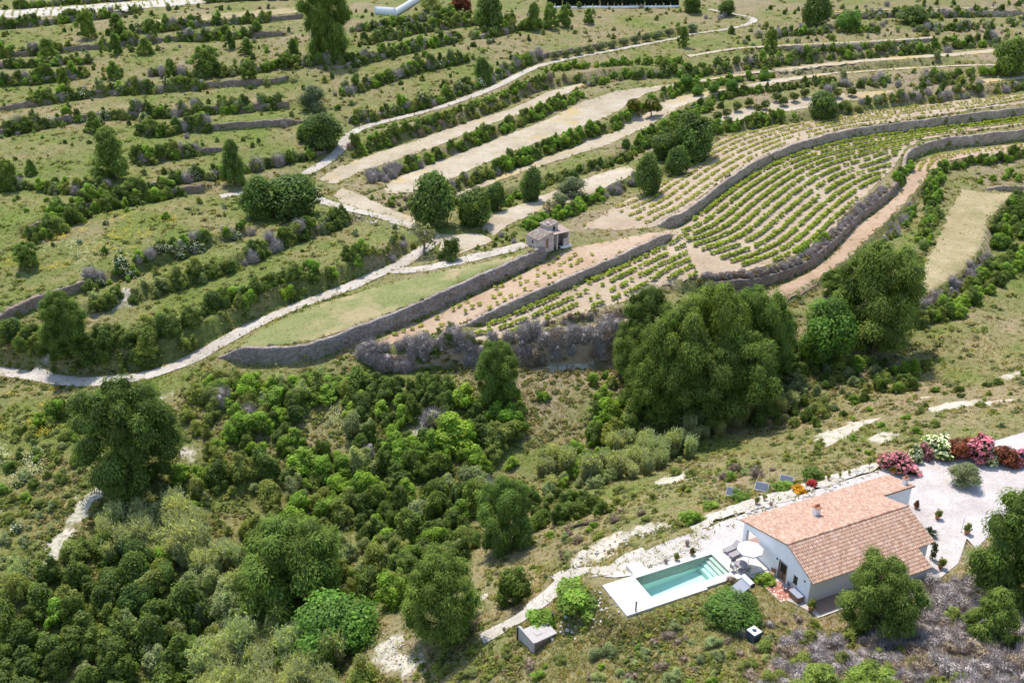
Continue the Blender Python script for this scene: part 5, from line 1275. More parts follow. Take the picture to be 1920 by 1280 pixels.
# ------------------------------------------------------------------ the villa
M['stone_deck'] = mat_plain('pale_deck_stone', (.57, .53, .46), .8, .15, .12, .9)
M['concrete'] = mat_plain('concrete', (.42, .38, .35), .9, .1, .15, 2.5, .02)
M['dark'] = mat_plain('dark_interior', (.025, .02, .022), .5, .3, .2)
M['wood'] = mat_plain('brown_wood', (.26, .16, .10), .7, .2, .3, 5)
M['brownfloor'] = mat_plain('brown_floor_tile', (.33, .22, .17), .7, .2, .15, 4)
M['grey_lid'] = mat_plain('grey_lid', (.26, .27, .31), .6, .3, .08)
M['metal'] = mat_plain('white_metal', (.72, .73, .75), .35, .5, .05)
M['black'] = mat_plain('black_metal', (.022, .02, .022), .5, .4, .2)
M['wicker'] = mat_plain('grey_wicker', (.30, .27, .27), .85, .1, .2, 9)
M['canvas'] = mat_plain('pale_canvas', (.74, .68, .70), .9, .05, .05)
M['terracotta'] = mat_plain('terracotta', (.42, .19, .11), .85, .1, .2, 6)
M['panel_back'] = mat_plain('panel_back', (.17, .18, .22), .5, .4, .12)
M['solar_glass'] = mat_plain('solar_glass', (.07, .09, .14), .15, .6, .2)
M['rock'] = mat_plain('pale_rock', (.52, .48, .42), .95, .05, .25, 2.5, .08)
M['blue'] = mat_plain('dark_blue_plastic', (.035, .055, .09), .4, .4, .2)
M['pool_tile'] = mat_plain('pool_tile', (.62, .78, .70), .5, .3, .05, 3.0)
M['hut_wall'] = mat_plain('old_plaster', (.48, .41, .36), .95, .05, .28, .9, .05)
def _water():
    m, nt, out = new_mat('pool_water')
    tr = N(nt, 'ShaderNodeBsdfTransparent'); tr.inputs[0].default_value = (.80, .955, .93, 1)
    gl = N(nt, 'ShaderNodeBsdfGlossy'); gl.inputs['Roughness'].default_value = .03
    n = noise(nt, 2.2, 3, .6); bb = bump(nt, n, .25, .03); nt.links.new(bb, gl.inputs['Normal'])
    fr = N(nt, 'ShaderNodeFresnel'); fr.inputs[0].default_value = 1.33
    mx = N(nt, 'ShaderNodeMixShader'); nt.links.new(fr.outputs[0], mx.inputs[0])
    nt.links.new(tr.outputs[0], mx.inputs[1]); nt.links.new(gl.outputs[0], mx.inputs[2]); nt.links.new(mx.outputs[0], out.inputs[0])
    return m
M['water'] = _water()

villa = tag(empty('villa', (HC[0], HC[1], 0), HA), 'white single-storey villa with a terracotta tiled gable roof', 'house')
RZ, RV = 4.35, 3.3
ZB = lambda v: RZ - .243 * (v - RV)
ZF = lambda v: RZ - .437 * (RV - v)
def zr(v): return ZB(v) if v > RV else ZF(v)
WT = .18                                                    # roof build-up above the wall head
def vwall(u0, u1, v0, v1, z0=-.3, name='wall'):
    """wall following the roof above: v runs along the gable"""
    b = MB(); cuts = sorted({v0, v1} | ({RV} if v0 < RV < v1 else set()))
    for a, c in zip(cuts[:-1], cuts[1:]):
        b.add([(u0,a,z0),(u1,a,z0),(u1,c,z0),(u0,c,z0),(u0,a,zr(a)-WT),(u1,a,zr(a)-WT),(u1,c,zr(c)-WT),(u0,c,zr(c)-WT)],
              [(0,3,2,1),(4,5,6,7),(0,1,5,4),(1,2,6,5),(2,3,7,6),(3,0,4,7)])
    return b
w = MB()
def gw(v0, v1, z0, z1=None):                                # piece of the gable wall, thickness .32
    cuts = sorted({v0, v1} | ({RV} if v0 < RV < v1 else set()))
    for a, c in zip(cuts[:-1], cuts[1:]):
        ta, tc = (z1, z1) if z1 is not None else (zr(a)-WT, zr(c)-WT)
        w.add([(0,a,z0),(.32,a,z0),(.32,c,z0),(0,c,z0),(0,a,ta),(.32,a,ta),(.32,c,tc),(0,c,tc)],
              [(0,3,2,1),(4,5,6,7),(0,1,5,4),(1,2,6,5),(2,3,7,6),(3,0,4,7)])
gw(0, 1.55, -.4); gw(1.55, 2.12, -.4, .95); gw(1.55, 2.12, 1.85); gw(2.12, 3.08, -.4); gw(3.08, 4.05, 1.98); gw(4.05, 7.1, -.4); gw(7.1, 9.0, 2.2); gw(9.0, 9.45, -.4)
w.build('gable_wall', M['white_wall'], villa)
b = MB()
b.box(.32, 14.2, 0, .3, -.4, ZF(.3) - WT - .12)             # front wall
b.box(.32, 6.0, 0, .3, ZF(.3) - WT - .12, ZF(0) - WT)
b.build('front_wall', M['white_wall'], villa)
vwall(13.9, 14.2, .3, 6.5).build('end_wall', M['white_wall'], villa)
b = MB(); b.box(14.2, 18.6, 6.5, 6.8, -.4, ZB(6.8) - WT - .02); b.build('wing_wall', M['white_wall'], villa)
vwall(18.3, 18.6, 6.8, 9.4).build('wing_end_wall', M['white_wall'], villa)
b = MB(); b.box(3.0, 18.3, 9.1, 9.4, -.4, ZB(9.4) - WT - .02); b.build('back_wall', M['white_wall'], villa)
b = MB(); b.box(2.7, 3.0, 7.1, 9.4, -.4, ZB(9.4) - WT - .02); b.box(.32, 2.7, 7.0, 7.1, -.4, ZB(7.1) - WT - .05); b.build('porch_wall', M['white_wall'], villa)
b = MB(); b.box(.32, 3.0, 7.1, 9.75, -.05, .06); b.build('porch_floor', M['brownfloor'], villa)
b = MB(); b.box(1.55, 1.75, 7.1, 7.12, .06, 1.9); b.box(1.75, 2.45, 7.11, 7.14, .06, 2.0); b.build('porch_door', M['dark'], villa)
b = MB(); b.box(6.4, 12.0, -2.1, -1.85, -.4, 1.72); b.box(11.75, 12.0, -1.85, 0, -.4, 1.72); b.build('porch_front_wall', M['white_wall'], villa)
# door and window in the gable
d = MB(); d.box(.16, .2, 3.08, 4.05, -.1, 1.98); dr = d.build('door', M['dark'], villa)
d = MB(); d.box(.1, .16, 3.05, 3.5, -.1, .85); d.box(.1, .16, 3.62, 4.02, -.1, .85); d.build('door_panel', M['wood'], dr)
d = MB(); d.box(-.04, .1, 3.0, 3.08, 0, 2.05); d.box(-.04, .1, 4.05, 4.13, 0, 2.05); d.box(-.04, .1, 3.0, 4.13, 2.05, 2.12); d.build('frame', M['wood'], dr)
d = MB(); d.box(.18, .22, 1.55, 2.12, .95, 1.85); wi = d.build('window', M['dark'], villa)
d = MB(); d.box(.10, .17, 1.55, 1.61, .95, 1.85); d.box(.10, .17, 2.06, 2.12, .95, 1.85); d.box(.10, .17, 1.81, 1.86, .95, 1.85); d.build('frame', M['wood'], wi)
d = MB(); d.box(-.08, .3, 1.5, 2.17, .88, .95); d.build('sill', M['stone_deck'], wi)
d = MB(); d.box(-.07, -.003, 4.35, 4.47, 1.85, 2.05); d.build('wall_lamp', M['black'], villa)
d = MB(); d.box(-.05, -.002, .6, .75, 2.05, 2.2); d.build('wall_lamp', M['black'], villa)
# roof decks and the barrel tiles laid on them
ROOFS = []
def deck_(u0, u1, v0, v1, zf, t=.09):
    return MB().add([(u0,v0,zf(v0)-t-.05),(u1,v0,zf(v0)-t-.05),(u1,v1,zf(v1)-t-.05),(u0,v1,zf(v1)-t-.05),(u0,v0,zf(v0)-.05),(u1,v0,zf(v0)-.05),(u1,v1,zf(v1)-.05),(u0,v1,zf(v1)-.05)],
             [(0,3,2,1),(4,5,6,7),(0,1,5,4),(1,2,6,5),(2,3,7,6),(3,0,4,7)])
rb = MB()
for q in (deck_(-.12, 14.45, RV, 9.85, ZB), deck_(14.45, 18.85, 6.3, 9.85, ZB), deck_(-.12, 14.45, -.42, RV, ZF), deck_(6.2, 12.25, -2.35, -.42, ZF)):
    rb.add(q.v, q.f)
roof = rb.build('roof', M['tile_base'], villa)
TC = [(.52, .30, .19), (.56, .33, .215), (.48, .26, .165), (.60, .39, .27), (.54, .33, .23), (.42, .22, .14), (.62, .44, .33)]
def tiles(u0, u1, v_hi, v_lo, zf, dark=0.0):
    """barrel tiles in columns running down the slope, with channels between"""
    Vs, Cs, Fs = [], [], []; cw = .205; n = int((u1-u0)/cw); cw = (u1-u0)/n; ln = .42; sgn = 1 if v_lo > v_hi else -1
    rows = int(abs(v_lo-v_hi)/.31); st = abs(v_lo-v_hi)/rows
    prof = [(-.5, .0), (-.33, .075), (0, .11), (.33, .075), (.5, .0)]
    rng = np.random.default_rng(int(u1*10+v_lo*7))
    for i in range(n):
        uc = u0 + cw*(i+.5)
        for j in range(rows):
            va = v_hi + sgn*st*j; vb = v_hi + sgn*min(abs(v_lo-v_hi)+.05, st*(j+1)+.06)
            c = (np.array(TC[rng.integers(len(TC))]) * .55 + np.array((.49, .35, .265)) * .45) * rng.uniform(.86, 1.1); ju = rng.normal(0, .008)
            b0 = len(Vs)
            for (vv, sc, up) in ((va, .52, 0.0), (vb, .62, .03)):
                for (a, h) in prof:
                    Vs.append((uc + ju + a*cw*sc*2*.8, vv, zf(vv) + h*sc*1.6 + up - .03)); Cs.append(c)
            for k in range(4): Fs.append((b0+k, b0+k+1, b0+6+k, b0+5+k))
    return np.array(Vs), np.array(Fs), np.array(Cs)
def tile_part(name, *a):
    V, F, C = tiles(*a)
    o = link(name, np_mesh(name, V, F, M['tile'], C), roof); o['kind'] = 'stuff'; return o
tile_part('roof_tiles', -.15, 14.48, RV, 9.88, ZB)
tile_part('roof_tiles', 14.5, 18.88, 6.32, 9.88, ZB)
tile_part('roof_tiles', -.15, 14.48, RV, -.45, ZF)
tile_part('roof_tiles', 6.2, 12.28, -.46, -2.38, ZF)
rt = MB(); rng = np.random.default_rng(5)
for i in range(42):
    u = -.15 + i * .35; c = np.array(TC[rng.integers(7)]) * rng.uniform(.75, 1.0)
    rt.tube([(u, RV, RZ + .02), (u + .38, RV, RZ + .035)], [.11, .125], 8, c=tuple(c))
o = rt.build('ridge_tiles', M['tile'], roof); o['kind'] = 'stuff'
ch = MB(); ch.box(5.9, 6.45, 6.35, 6.9, ZB(6.6) - .4, ZB(6.6) + .95); chim = ch.build('chimney', M['white_wall'], villa, bevel=.03)
cp = MB(); cp.box(5.82, 6.53, 6.27, 6.98, ZB(6.6) + .95, ZB(6.6) + 1.02)
for k in range(3): cp.tube([(5.98 + k*.2, 6.62, ZB(6.6) + 1.02), (5.98 + k*.2, 6.62, ZB(6.6) + 1.32)], [.085, .07], 8)
cp.build('chimney_pots', M['terracotta'], chim)
ch = MB(); ch.box(18.0, 18.45, 6.9, 7.35, ZB(7.1) - .4, ZB(7.1) + .75); chim = ch.build('chimney', M['white_wall'], villa, bevel=.03)
cp = MB(); cp.box(17.95, 18.5, 6.85, 7.4, ZB(7.1) + .75, ZB(7.1) + .82)
for k in range(2): cp.tube([(18.12 + k*.22, 7.12, ZB(7.1) + .82), (18.12 + k*.22, 7.12, ZB(7.1) + 1.1)], [.085, .07], 8)
cp.build('chimney_pots', M['terracotta'], chim)

# terraces and paving round the villa
def hlz(u, v, z=0.0): p = hl(u, v); return (float(p[0]), float(p[1]), z)
def vobj(mb, name, mat, label, cat, parent=None, bevel=0.0, **k):
    o = mb.build(name, M[mat], parent, bevel=bevel)
    if parent is None: o.location = (HC[0], HC[1], 0); o.rotation_euler = (0, 0, HA)
    if label: tag(o, label, cat, **k)
    return o
b = MB(); b.box(.1, 6.3, -1.6, -.02, -.5, .09); vobj(b, 'front_terrace', 'brownfloor', None, None).__setitem__('kind', 'structure')
b = MB(); b.box(-.3, .08, -1.85, -.02, -.6, .11); b.box(.08, 6.3, -1.85, -1.62, -.6, .11); vobj(b, 'terrace_edge', 'stone_deck', None, None).__setitem__('kind', 'structure')
# brick paving by the door
pv = empty('brick_paving', hlz(-1.0, 2.4), HA); pv['kind'] = 'structure'
b = MB(); rng = np.random.default_rng(3)
b.box(-.95, .9, -1.25, 1.25, -.5, .045, (.55, .45, .38))
for i in range(8):
    for j in range(18):
        x0 = -.9 + i * .225 + (.11 if j % 2 else 0); y0 = -1.2 + j * .133
        c = np.array([(.42, .17, .11), (.48, .22, .15), (.38, .15, .10), (.62, .48, .40)][rng.integers(4)]) * rng.uniform(.85, 1.15)
        b.box(x0, min(x0 + .2, .88), y0, y0 + .115, .04, .065 + rng.uniform(0, .01), tuple(c))
o = b.build('bricks', M['tile'], pv); o['kind'] = 'stuff'

# ------------------------------------------------------------------ swimming pool and deck
pool = tag(empty('swimming_pool', (HC[0], HC[1], 0), HA), 'long turquoise swimming pool with a pale stone surround', 'pool')
u0, u1, v0, v1 = POOL; DK = .13
b = MB()
b.box(-15.6, u0, 5.3, 9.75, -1.0, DK); b.box(u0, u1, v1, 10.0, -1.0, DK - .002); b.box(u0, -7.0, 5.3, v0, -1.0, DK - .002); b.box(-7.0, u1, 5.55, v0, -1.0, DK - .003); b.box(u1, -.05, 5.3, 10.05, -1.0, DK)
b.box(-12.1, -10.6, 10.0, 11.3, -.6, DK - .004)
b.build('deck', M['stone_deck'], pool)
b = MB()
b.add([(u0,v0,DK-.02),(u0,v1,DK-.02),(u0,v1,-1.9),(u0,v0,-1.9)], [(0,1,2,3)]); b.add([(u0,v1,DK-.02),(u1,v1,DK-.02),(u1,v1,-1.3),(u0,v1,-1.9)], [(0,1,2,3)])
b.add([(u0,v0,DK-.02),(u1,v0,DK-.02),(u1,v0,-1.3),(u0,v0,-1.9)], [(3,2,1,0)]); b.add([(u1,v0,DK-.02),(u1,v1,DK-.02),(u1,v1,-1.3),(u1,v0,-1.3)], [(3,2,1,0)])
b.add([(u0,v0,-1.9),(u1,v0,-1.3),(u1,v1,-1.3),(u0,v1,-1.9)], [(0,1,2,3)])
b.build('basin', M['pool_tile'], pool)
for k in range(4):
    b = MB(); b.box(u1 - .36 * (k+1), u1 - .36 * k - .002, v0 + .01, v1 - .01, -1.3, -.14 - .24 * k); b.build('step', M['stone_deck'] if k < 2 else M['pool_tile'], pool)
b = MB(); b.add([(u0+.005,v0+.005,-.06),(u1-.005,v0+.005,-.06),(u1-.005,v1-.005,-.06),(u0+.005,v1-.005,-.06)], [(0,1,2,3)]); b.build('water', M['water'], pool)

def post(px, py, z, h, label, name='post', r=.05):
    g = at(px, py, z)
    b = MB(); b.box(-r, r, -r, r, -.3, h); b.box(-r*1.6, r*1.6, -r*1.6, r*1.6, h, h + .03)
    o = b.build(name, M['black']); o.location = g; o.rotation_euler = (0, 0, HA); return tag(o, label, 'post')
post(1192, 1145, DK, 1.0, 'short black post on the front corner of the pool deck')

# furniture on the pool terrace
def lounger(u, v, rz, label):
    t = tag(empty('sun_lounger', hlz(u, v, DK), HA + rz), label, 'sun lounger', 'sun loungers by the pool')
    b = MB(); b.box(-.95, .35, -.32, .32, .26, .34); b.build('seat', M['wicker'], t, bevel=.02)
    b = MB(); b.add([(.35,-.32,.28),(.95,-.32,.62),(.95,.32,.62),(.35,.32,.28),(.35,-.32,.36),(.92,-.32,.70),(.92,.32,.70),(.35,.32,.36)], [(0,3,2,1),(4,5,6,7),(0,1,5,4),(1,2,6,5),(2,3,7,6),(3,0,4,7)]); b.build('backrest', M['wicker'], t)
    for x, y in ((-.85,-.27),(-.85,.27),(.75,-.27),(.75,.27)):
        b = MB(); b.box(x-.03, x+.03, y-.03, y+.03, 0, .27); b.build('leg', M['wicker'], t)
lounger(-1.55, 9.05, .12, 'grey sun lounger further from the parasol')
lounger(-1.5, 8.2, .12, 'grey sun lounger next to the parasol')
pa = tag(empty('parasol', hlz(-1.7, 6.3, DK)), 'large pale pinkish parasol open over the terrace table', 'parasol')
b = MB(); n = 8; R = 1.25
b.add([(0, 0, 2.62)] + [(R*.5*math.cos(k*math.pi/4), R*.5*math.sin(k*math.pi/4), 2.42) for k in range(8)] + [(R*math.cos(k*math.pi/4), R*math.sin(k*math.pi/4), 2.12) for k in range(8)] + [(R*math.cos(k*math.pi/4), R*math.sin(k*math.pi/4), 1.98) for k in range(8)],
      [(0, 1+k, 1+(k+1) % 8) for k in range(8)] + [(1+k, 9+k, 9+(k+1) % 8, 1+(k+1) % 8) for k in range(8)] + [(9+k, 17+k, 17+(k+1) % 8, 9+(k+1) % 8) for k in range(8)])
b.build('canopy', M['canvas'], pa)
b = MB(); b.tube([(0,0,0),(0,0,2.7)], [.035,.03], 8); b.build('pole', M['metal'], pa)
b = MB(); b.lathe([(0,.0),(.32,.0),(.32,.08),(.06,.12),(0,.12)], 12); b.build('base', M['concrete'], pa)
for k in range(8):
    b = MB(); b.tube([(0,0,2.5),(R*.98*math.cos(k*math.pi/4), R*.98*math.sin(k*math.pi/4), 2.08)], [.012,.012], 4); b.build('rib', M['metal'], pa)
tb = tag(empty('garden_table', hlz(-2.55, 6.25, DK)), 'round table under the parasol', 'table')
b = MB(); b.lathe([(0,.70),(.55,.70),(.55,.74),(0,.74)], 16); b.build('table_top', M['wicker'], tb)
b = MB(); b.lathe([(0,0),(.28,0),(.28,.03),(.05,.06),(.05,.70)], 10); b.build('leg', M['wicker'], tb)
def chair(loc, rz, label, mat='wicker'):
    t = tag(empty('garden_chair', loc, rz), label, 'chair', 'garden chairs')
    b = MB(); b.box(-.25,.25,-.25,.25,.4,.46); b.build('seat', M[mat], t, bevel=.015)
    b = MB(); b.box(-.25,.25,.2,.26,.46,.86); b.build('backrest', M[mat], t, bevel=.015)
    for x in (-.22,.22):
        for y in (-.22,.22):
            b = MB(); b.box(x-.02,x+.02,y-.02,y+.02,0,.4); b.build('leg', M[mat], t)
for (u, v, a, lab) in ((-3.35, 6.4, 1.6, 'grey garden chair at the pool side of the parasol table'), (-2.5, 5.62, 3.1, 'grey garden chair in front of the parasol table'), (-2.7, 7.05, .1, 'grey garden chair behind the parasol table')):
    chair(hlz(u, v, DK), HA + a, lab)
chair(hlz(-.45, 4.35, .05), HA - 1.2, 'brown chair beside the villa door', 'wood')
chair(hlz(-.5, 2.35, .06), HA - 1.9, 'dark folding chair below the villa window', 'blue')
sb = tag(empty('storage_box', hlz(-.42, 1.0, .03), HA), 'brown storage box with a flat grey lid against the villa wall', 'box')
b = MB(); b.box(-.36,.36,-.62,.62,0,.62); b.build('body', M['wood'], sb, bevel=.02)
b = MB(); b.box(-.4,.4,-.66,.66,.62,.68); b.build('lid', M['grey_lid'], sb, bevel=.015)
# solar water heater below the terrace
sz = float(Z(*hl(-4.4, 3.6)))
sh = tag(empty('solar_water_heater', hlz(-4.3, 3.7, sz), HA), 'solar water heater with a white drum above a tilted grey-blue panel', 'water heater')
b = MB(); b.tube([(.45,-.75,1.05),(.45,-.72,1.05),(.45,.65,1.05),(.45,.7,1.05)], [.2,.28,.28,.2], 16); tk = b.build('tank', M['metal'], sh, smooth=False)
b = MB(); b.tube([(.45,-.79,1.05),(.45,-.74,1.05)], [.25,.25], 16); b.build('tank_cap', M['black'], tk)
b = MB(); b.add([(-1.15,-.7,.12),(.3,-.7,.92),(.3,.6,.92),(-1.15,.6,.12),(-1.19,-.7,.2),(.26,-.7,1.0),(.26,.6,1.0),(-1.19,.6,.2)], [(0,3,2,1),(4,5,6,7),(0,1,5,4),(1,2,6,5),(2,3,7,6),(3,0,4,7)]); b.build('panel', M['grey_lid'], sh)
for y in (-.6, .5):
    b = MB(); b.tube([(.5,y,0),(.45,y,.85)], [.025,.025], 5); b.build('leg', M['metal'], sh)
    b = MB(); b.tube([(-1.1,y,-.1),(-1.1,y,.2)], [.025,.025], 5); b.build('leg', M['metal'], sh)
# blue box on the slope
g = at(1412, 1200, float(Z(*at(1412, 1200, 0)[:2])))
bb = tag(empty('compost_bin', (g[0], g[1], g[2]), HA + .15), 'dark blue plastic box with a white lid on the weedy slope', 'bin')
b = MB(); b.add([(-.42,-.42,0),(.42,-.42,0),(.42,.42,0),(-.42,.42,0),(-.5,-.5,1.05),(.5,-.5,1.05),(.5,.5,1.05),(-.5,.5,1.05)], [(0,3,2,1),(4,5,6,7),(0,1,5,4),(1,2,6,5),(2,3,7,6),(3,0,4,7)]); b.build('body', M['blue'], bb, bevel=.03)
b = MB(); b.box(-.46,.46,-.46,.46,1.05,1.11); ld = b.build('lid', M['metal'], bb, bevel=.03)
b = MB(); b.box(-.22,.22,-.03,.03,1.11,1.19); b.box(-.16,.1,-.2,.2,1.11,1.14); b.build('handle', M['blue'], ld)
# concrete tank house
c0 = at(1003, 1222, -3.1); gz_ = float(Z(c0[0], c0[1]))
c0 = at(1003, 1222, gz_)
ct = tag(empty('concrete_tank', (c0[0], c0[1], c0[2] + .35), math.radians(32)), 'low grey concrete tank with a flat slab roof below the pool', 'tank')
b = MB(); b.box(0, 2.3, 0, 1.9, -1.6, .68); b.build('wall', M['brown_stone'], ct)
b = MB(); b.box(-.06, 2.36, -.06, 1.96, .68, .80); sl = b.build('roof_slab', M['concrete'], ct)
b = MB(); b.box(.55, 1.25, .6, 1.3, .80, .84); b.build('hatch', M['concrete'], sl)
b = MB(); b.box(-.25, -.07, -.1, 2.4, -1.6, .92); b.build('parapet', M['concrete'], ct)
b = MB(); b.box(2.37, 3.3, -.05, 1.8, -1.6, .02); b.build('side_slab', M['concrete'], ct)
post(971, 1198, float(Z(*at(971, 1198, -3.4)[:2])), 1.5, 'tall dark post left of the concrete tank', r=.09)
post(1036, 1168, float(Z(*at(1036, 1168, -3)[:2])), 1.2, 'dark post behind the concrete tank', r=.07)
# wood pile on the dry bank
g0, g1 = G(1050, 998), G(1120, 978)
wp = tag(empty('log_pile', tuple(g0), math.atan2(g1[1]-g0[1], g1[0]-g0[0])), 'dark pile of old logs on the dry bank', 'log pile')
rng = np.random.default_rng(8); Lw = float(np.hypot(*(g1-g0)[:2])); sl_ = (g1[2]-g0[2]) / Lw
for i in range(16):
    x = rng.uniform(.2, Lw - 1.2); z = .1 + .18 * (i % 3) + sl_ * x; y = rng.uniform(-.4, .4); l = rng.uniform(.9, 1.8)
    b = MB(); b.tube([(x, y, z), (x + l, y + rng.uniform(-.2, .2), z + sl_ * l)], [.11, .09], 7); b.build('log', M['bark'] if i % 3 else M['grey_bark'], wp)

# solar panels seen from behind
for i, (px, py) in enumerate(((1374, 928), (1428, 918), (1474, 905))):
    g = G(px, py)
    t = tag(empty('solar_array', tuple(g), math.radians(155)), ['solar panel nearest the pool, on a metal stand', 'middle one of the three solar panels, on a metal stand', 'solar panel nearest the villa chimneys, on a metal stand'][i], 'solar panel', 'solar panels behind the villa')
    ti = math.radians(52); cy, sy = math.cos(ti), math.sin(ti)
    t.scale = (.72, .8, .8)
    pts = lambda x0, x1, s0, s1, t0, t1: [(x, -.3 + .9 - s * cy - tt * sy * -1, .3 + s * sy + tt * cy) for tt in (t0, t1) for (x, s) in ((x0, s0), (x1, s0), (x1, s1), (x0, s1))]
    FB = [(0,3,2,1),(4,5,6,7),(0,1,5,4),(1,2,6,5),(2,3,7,6),(3,0,4,7)]
    b = MB(); b.add(pts(-.95, .95, 0, 1.05, 0, .02), FB); b.build('backsheet', M['panel_back'], t)
    b = MB(); b.add(pts(-.93, .93, .02, 1.03, .021, .03), FB); b.build('glass', M['panel_back'], t)
    b = MB(); b.add(pts(-1.0, -.95, -.03, 1.08, -.02, .04), FB); b.add(pts(.95, 1.0, -.03, 1.08, -.02, .04), FB); b.add(pts(-.95, .95, 1.05, 1.1, -.02, .04), FB); b.add(pts(-.95, .95, -.05, 0, -.02, .04), FB); b.build('frame', M['metal'], t)
    for x in (-.7, .7):
        b = MB(); b.tube([(x, -.1, -.2), (x, .0, .85)], [.03, .03], 5); b.build('leg', M['metal'], t)
        b = MB(); b.tube([(x, .6, -.2), (x, .6, .32)], [.03, .03], 5); b.build('leg', M['metal'], t)

# potted plants
def pot(px, py, s, plant, label, z=0.06, potmat='terracotta'):
    g = at(px, py, z)
    t = tag(empty('potted_plant', tuple(g), random.uniform(0, 6)), label, 'potted plant', 'potted plants')
    b = MB(); b.lathe([(0,0),(.15*s,0),(.21*s,.34*s),(.24*s,.34*s),(.24*s,.40*s),(.19*s,.40*s),(.18*s,.33*s),(0,.33*s)], 12); b.build('pot', M[potmat], t, smooth=False)
    o = link('foliage', PROTO[plant]['mesh'][0], t, (0, 0, .30*s), None, (.75*s, .75*s, .7*s))
for px, py, s, pl, lab in ((1757,972,1.2,'olive_shrub','potted yellow-green shrub on the gravel near the wing of the villa'),(1812,1000,1.3,'olive_shrub','potted shrub at the edge of the gravel near the thin pole'),
    (1763,1064,1.25,'olive_shrub','potted round shrub at the lower right corner of the villa'),(1718,952,.9,'red_leaf_bush','small pot with reddish plant by the end wall of the villa'),
    (1675,888,1.3,'orange_flower_bush','potted yellow plant beside the dusty pink oleander'),(1520,1144,1.3,'olive_shrub','potted round plant at the front corner of the villa'),
    (1268,1050,.9,'olive_shrub','small potted succulent behind the pool'),(1298,1040,.9,'red_flower_bush','small pot with pink flowers behind the pool'),(1288,1022,.7,'dead_brush','little dark plant on the rock garden'),
    (1418,943,.9,'olive_shrub','potted shrub on the edge of the stony garden bed'),(1445,948,.6,'dead_brush','small brown plant on the edge of the stony bed'),(1433,935,.8,'grey_shrub','grey potted plant in the stony bed'),
    (1553,898,.7,'olive_shrub','small potted plant right of the red bush'),(1575,893,.6,'olive_shrub','second small potted plant right of the red bush'),(1592,888,.6,'grey_shrub','third small potted plant right of the red bush'),(1630,870,.9,'olive_shrub','potted bush near the first oleander'),
    (1248,1056,.6,'dead_brush','tiny brown plant at the pool edge')):
    pot(px, py, s, pl, lab)
# spiky dark cycad against the end wall
g = at(1742, 1003, .06)
cy_ = tag(empty('cycad', tuple(g)), 'dark spiky cycad palm against the end wall of the villa', 'palm')
b = MB(); b.tube([(0,0,-.1),(0,0,.35)], [.16,.13], 8); b.build('trunk', M['bark'], cy_)
Vs, Fs, Cs = [], [], []; rng = np.random.default_rng(2)
for k in range(34):
    a = k * 2.4; e = rng.uniform(.1, 1.3); l = rng.uniform(.8, 1.15); p = [np.array([math.cos(a)*math.cos(e)*l*t, math.sin(a)*math.cos(e)*l*t, .35 + math.sin(e)*l*t - .45*t*t*l]) for t in (0, .5, 1)]
    s = np.array([-math.sin(a), math.cos(a), 0]) * .09; i = len(Vs)
    Vs += [p[0]-s*.3, p[0]+s*.3, p[1]+s, p[1]-s, p[2]+s*.2, p[2]-s*.2]; Fs += [(i, i+1, i+2, i+3), (i+3, i+2, i+4, i+5)]; Cs += [np.array((.025, .05, .02)) * rng.uniform(.7, 1.4)] * 6
link('fronds', np_mesh('fronds', np.array(Vs), np.array(Fs), M['leaf'], np.array(Cs)), cy_)
# climber on the corner
g = at(1748, 1048, .05)
cl = tag(empty('climbing_plant', tuple(g)), 'climbing plant on the corner wall of the villa', 'climber')
lob = [(0, 0, .4, .28, .28, .4), (.05, .05, 1.0, .3, .3, .4), (-.05, .1, 1.6, .28, .28, .35)]
v_, f_, c_ = leafcloud(R_(77), lob, 420, .1, (.13, .14, .06), .6, .4)
link('foliage', np_mesh('foliage', v_, f_, M['leaf'], c_), cl)
b = MB(); b.tube([(0,0,-.1),(.03,.02,1.0),(0,.05,1.6)], [.03,.02,.01], 5); b.build('stem', M['bark'], cl)
# thin pole on the drive
g = at(1802, 997, .05); b = MB(); b.tube([(0,0,-.2),(0,0,1.7),(.04,0,1.72)], [.025,.022,.02], 6); b.lathe([(0,0),(.14,0),(.1,.06),(0,.06)], 8)
o = b.build('pole', M['concrete']); o.location = g; tag(o, 'thin grey pole standing on the gravel drive', 'pole')
# stones along the garden bed and on the rock garden
def rocks(name, pts, n, smin, smax, label, spread=.6):
    p = march(*resample(np.array(pts, float), 4.0).T, HG); L = resample(p[:, :2], .2); Vs, Fs = [], []; rng = np.random.default_rng(len(pts) * 7 + n)
    for i in range(n):
        q = L[rng.integers(len(L))] + rng.normal(0, spread, 2); s = rng.uniform(smin, smax) * (1 if rng.random() < .8 else 1.6)
        v = _SPH * np.array([s, s * rng.uniform(.6, 1), s * .6]) * (1 + .5 * (rng.random((len(_SPH), 1)) - .5)); a = rng.uniform(0, 6.28)
        v = np.c_[v[:, 0]*math.cos(a) - v[:, 1]*math.sin(a), v[:, 0]*math.sin(a) + v[:, 1]*math.cos(a), v[:, 2]] + [q[0], q[1], float(Z(*q)) + s * .2 + .05]
        Fs.append(_SPF + len(Vs) * len(_SPH)); Vs.append(v)
    o = link(name, np_mesh(name, np.concatenate(Vs), np.concatenate(Fs), M['rock'])); tag(o, label, 'stones', kind='stuff')
rocks('garden_stones', [(1330,985),(1400,955),(1480,930),(1560,902),(1640,875)], 150, .07, .2, 'pale stones edging the garden bed behind the villa', .8)
rocks('garden_stones', [(1190,1060),(1240,1045),(1310,1015)], 130, .04, .1, 'pale pebbles of the rock garden behind the pool', .7)
rocks('slope_stones', [(1075,1070),(1127,1040),(1180,1010),(1230,990)], 80, .05, .15, 'pale stones along the sloping path', .6)
rocks('slope_stones', [(1110,1130),(1150,1150),(1090,1160),(1060,1180)], 60, .06, .16, 'white stones below the pool deck', .8)
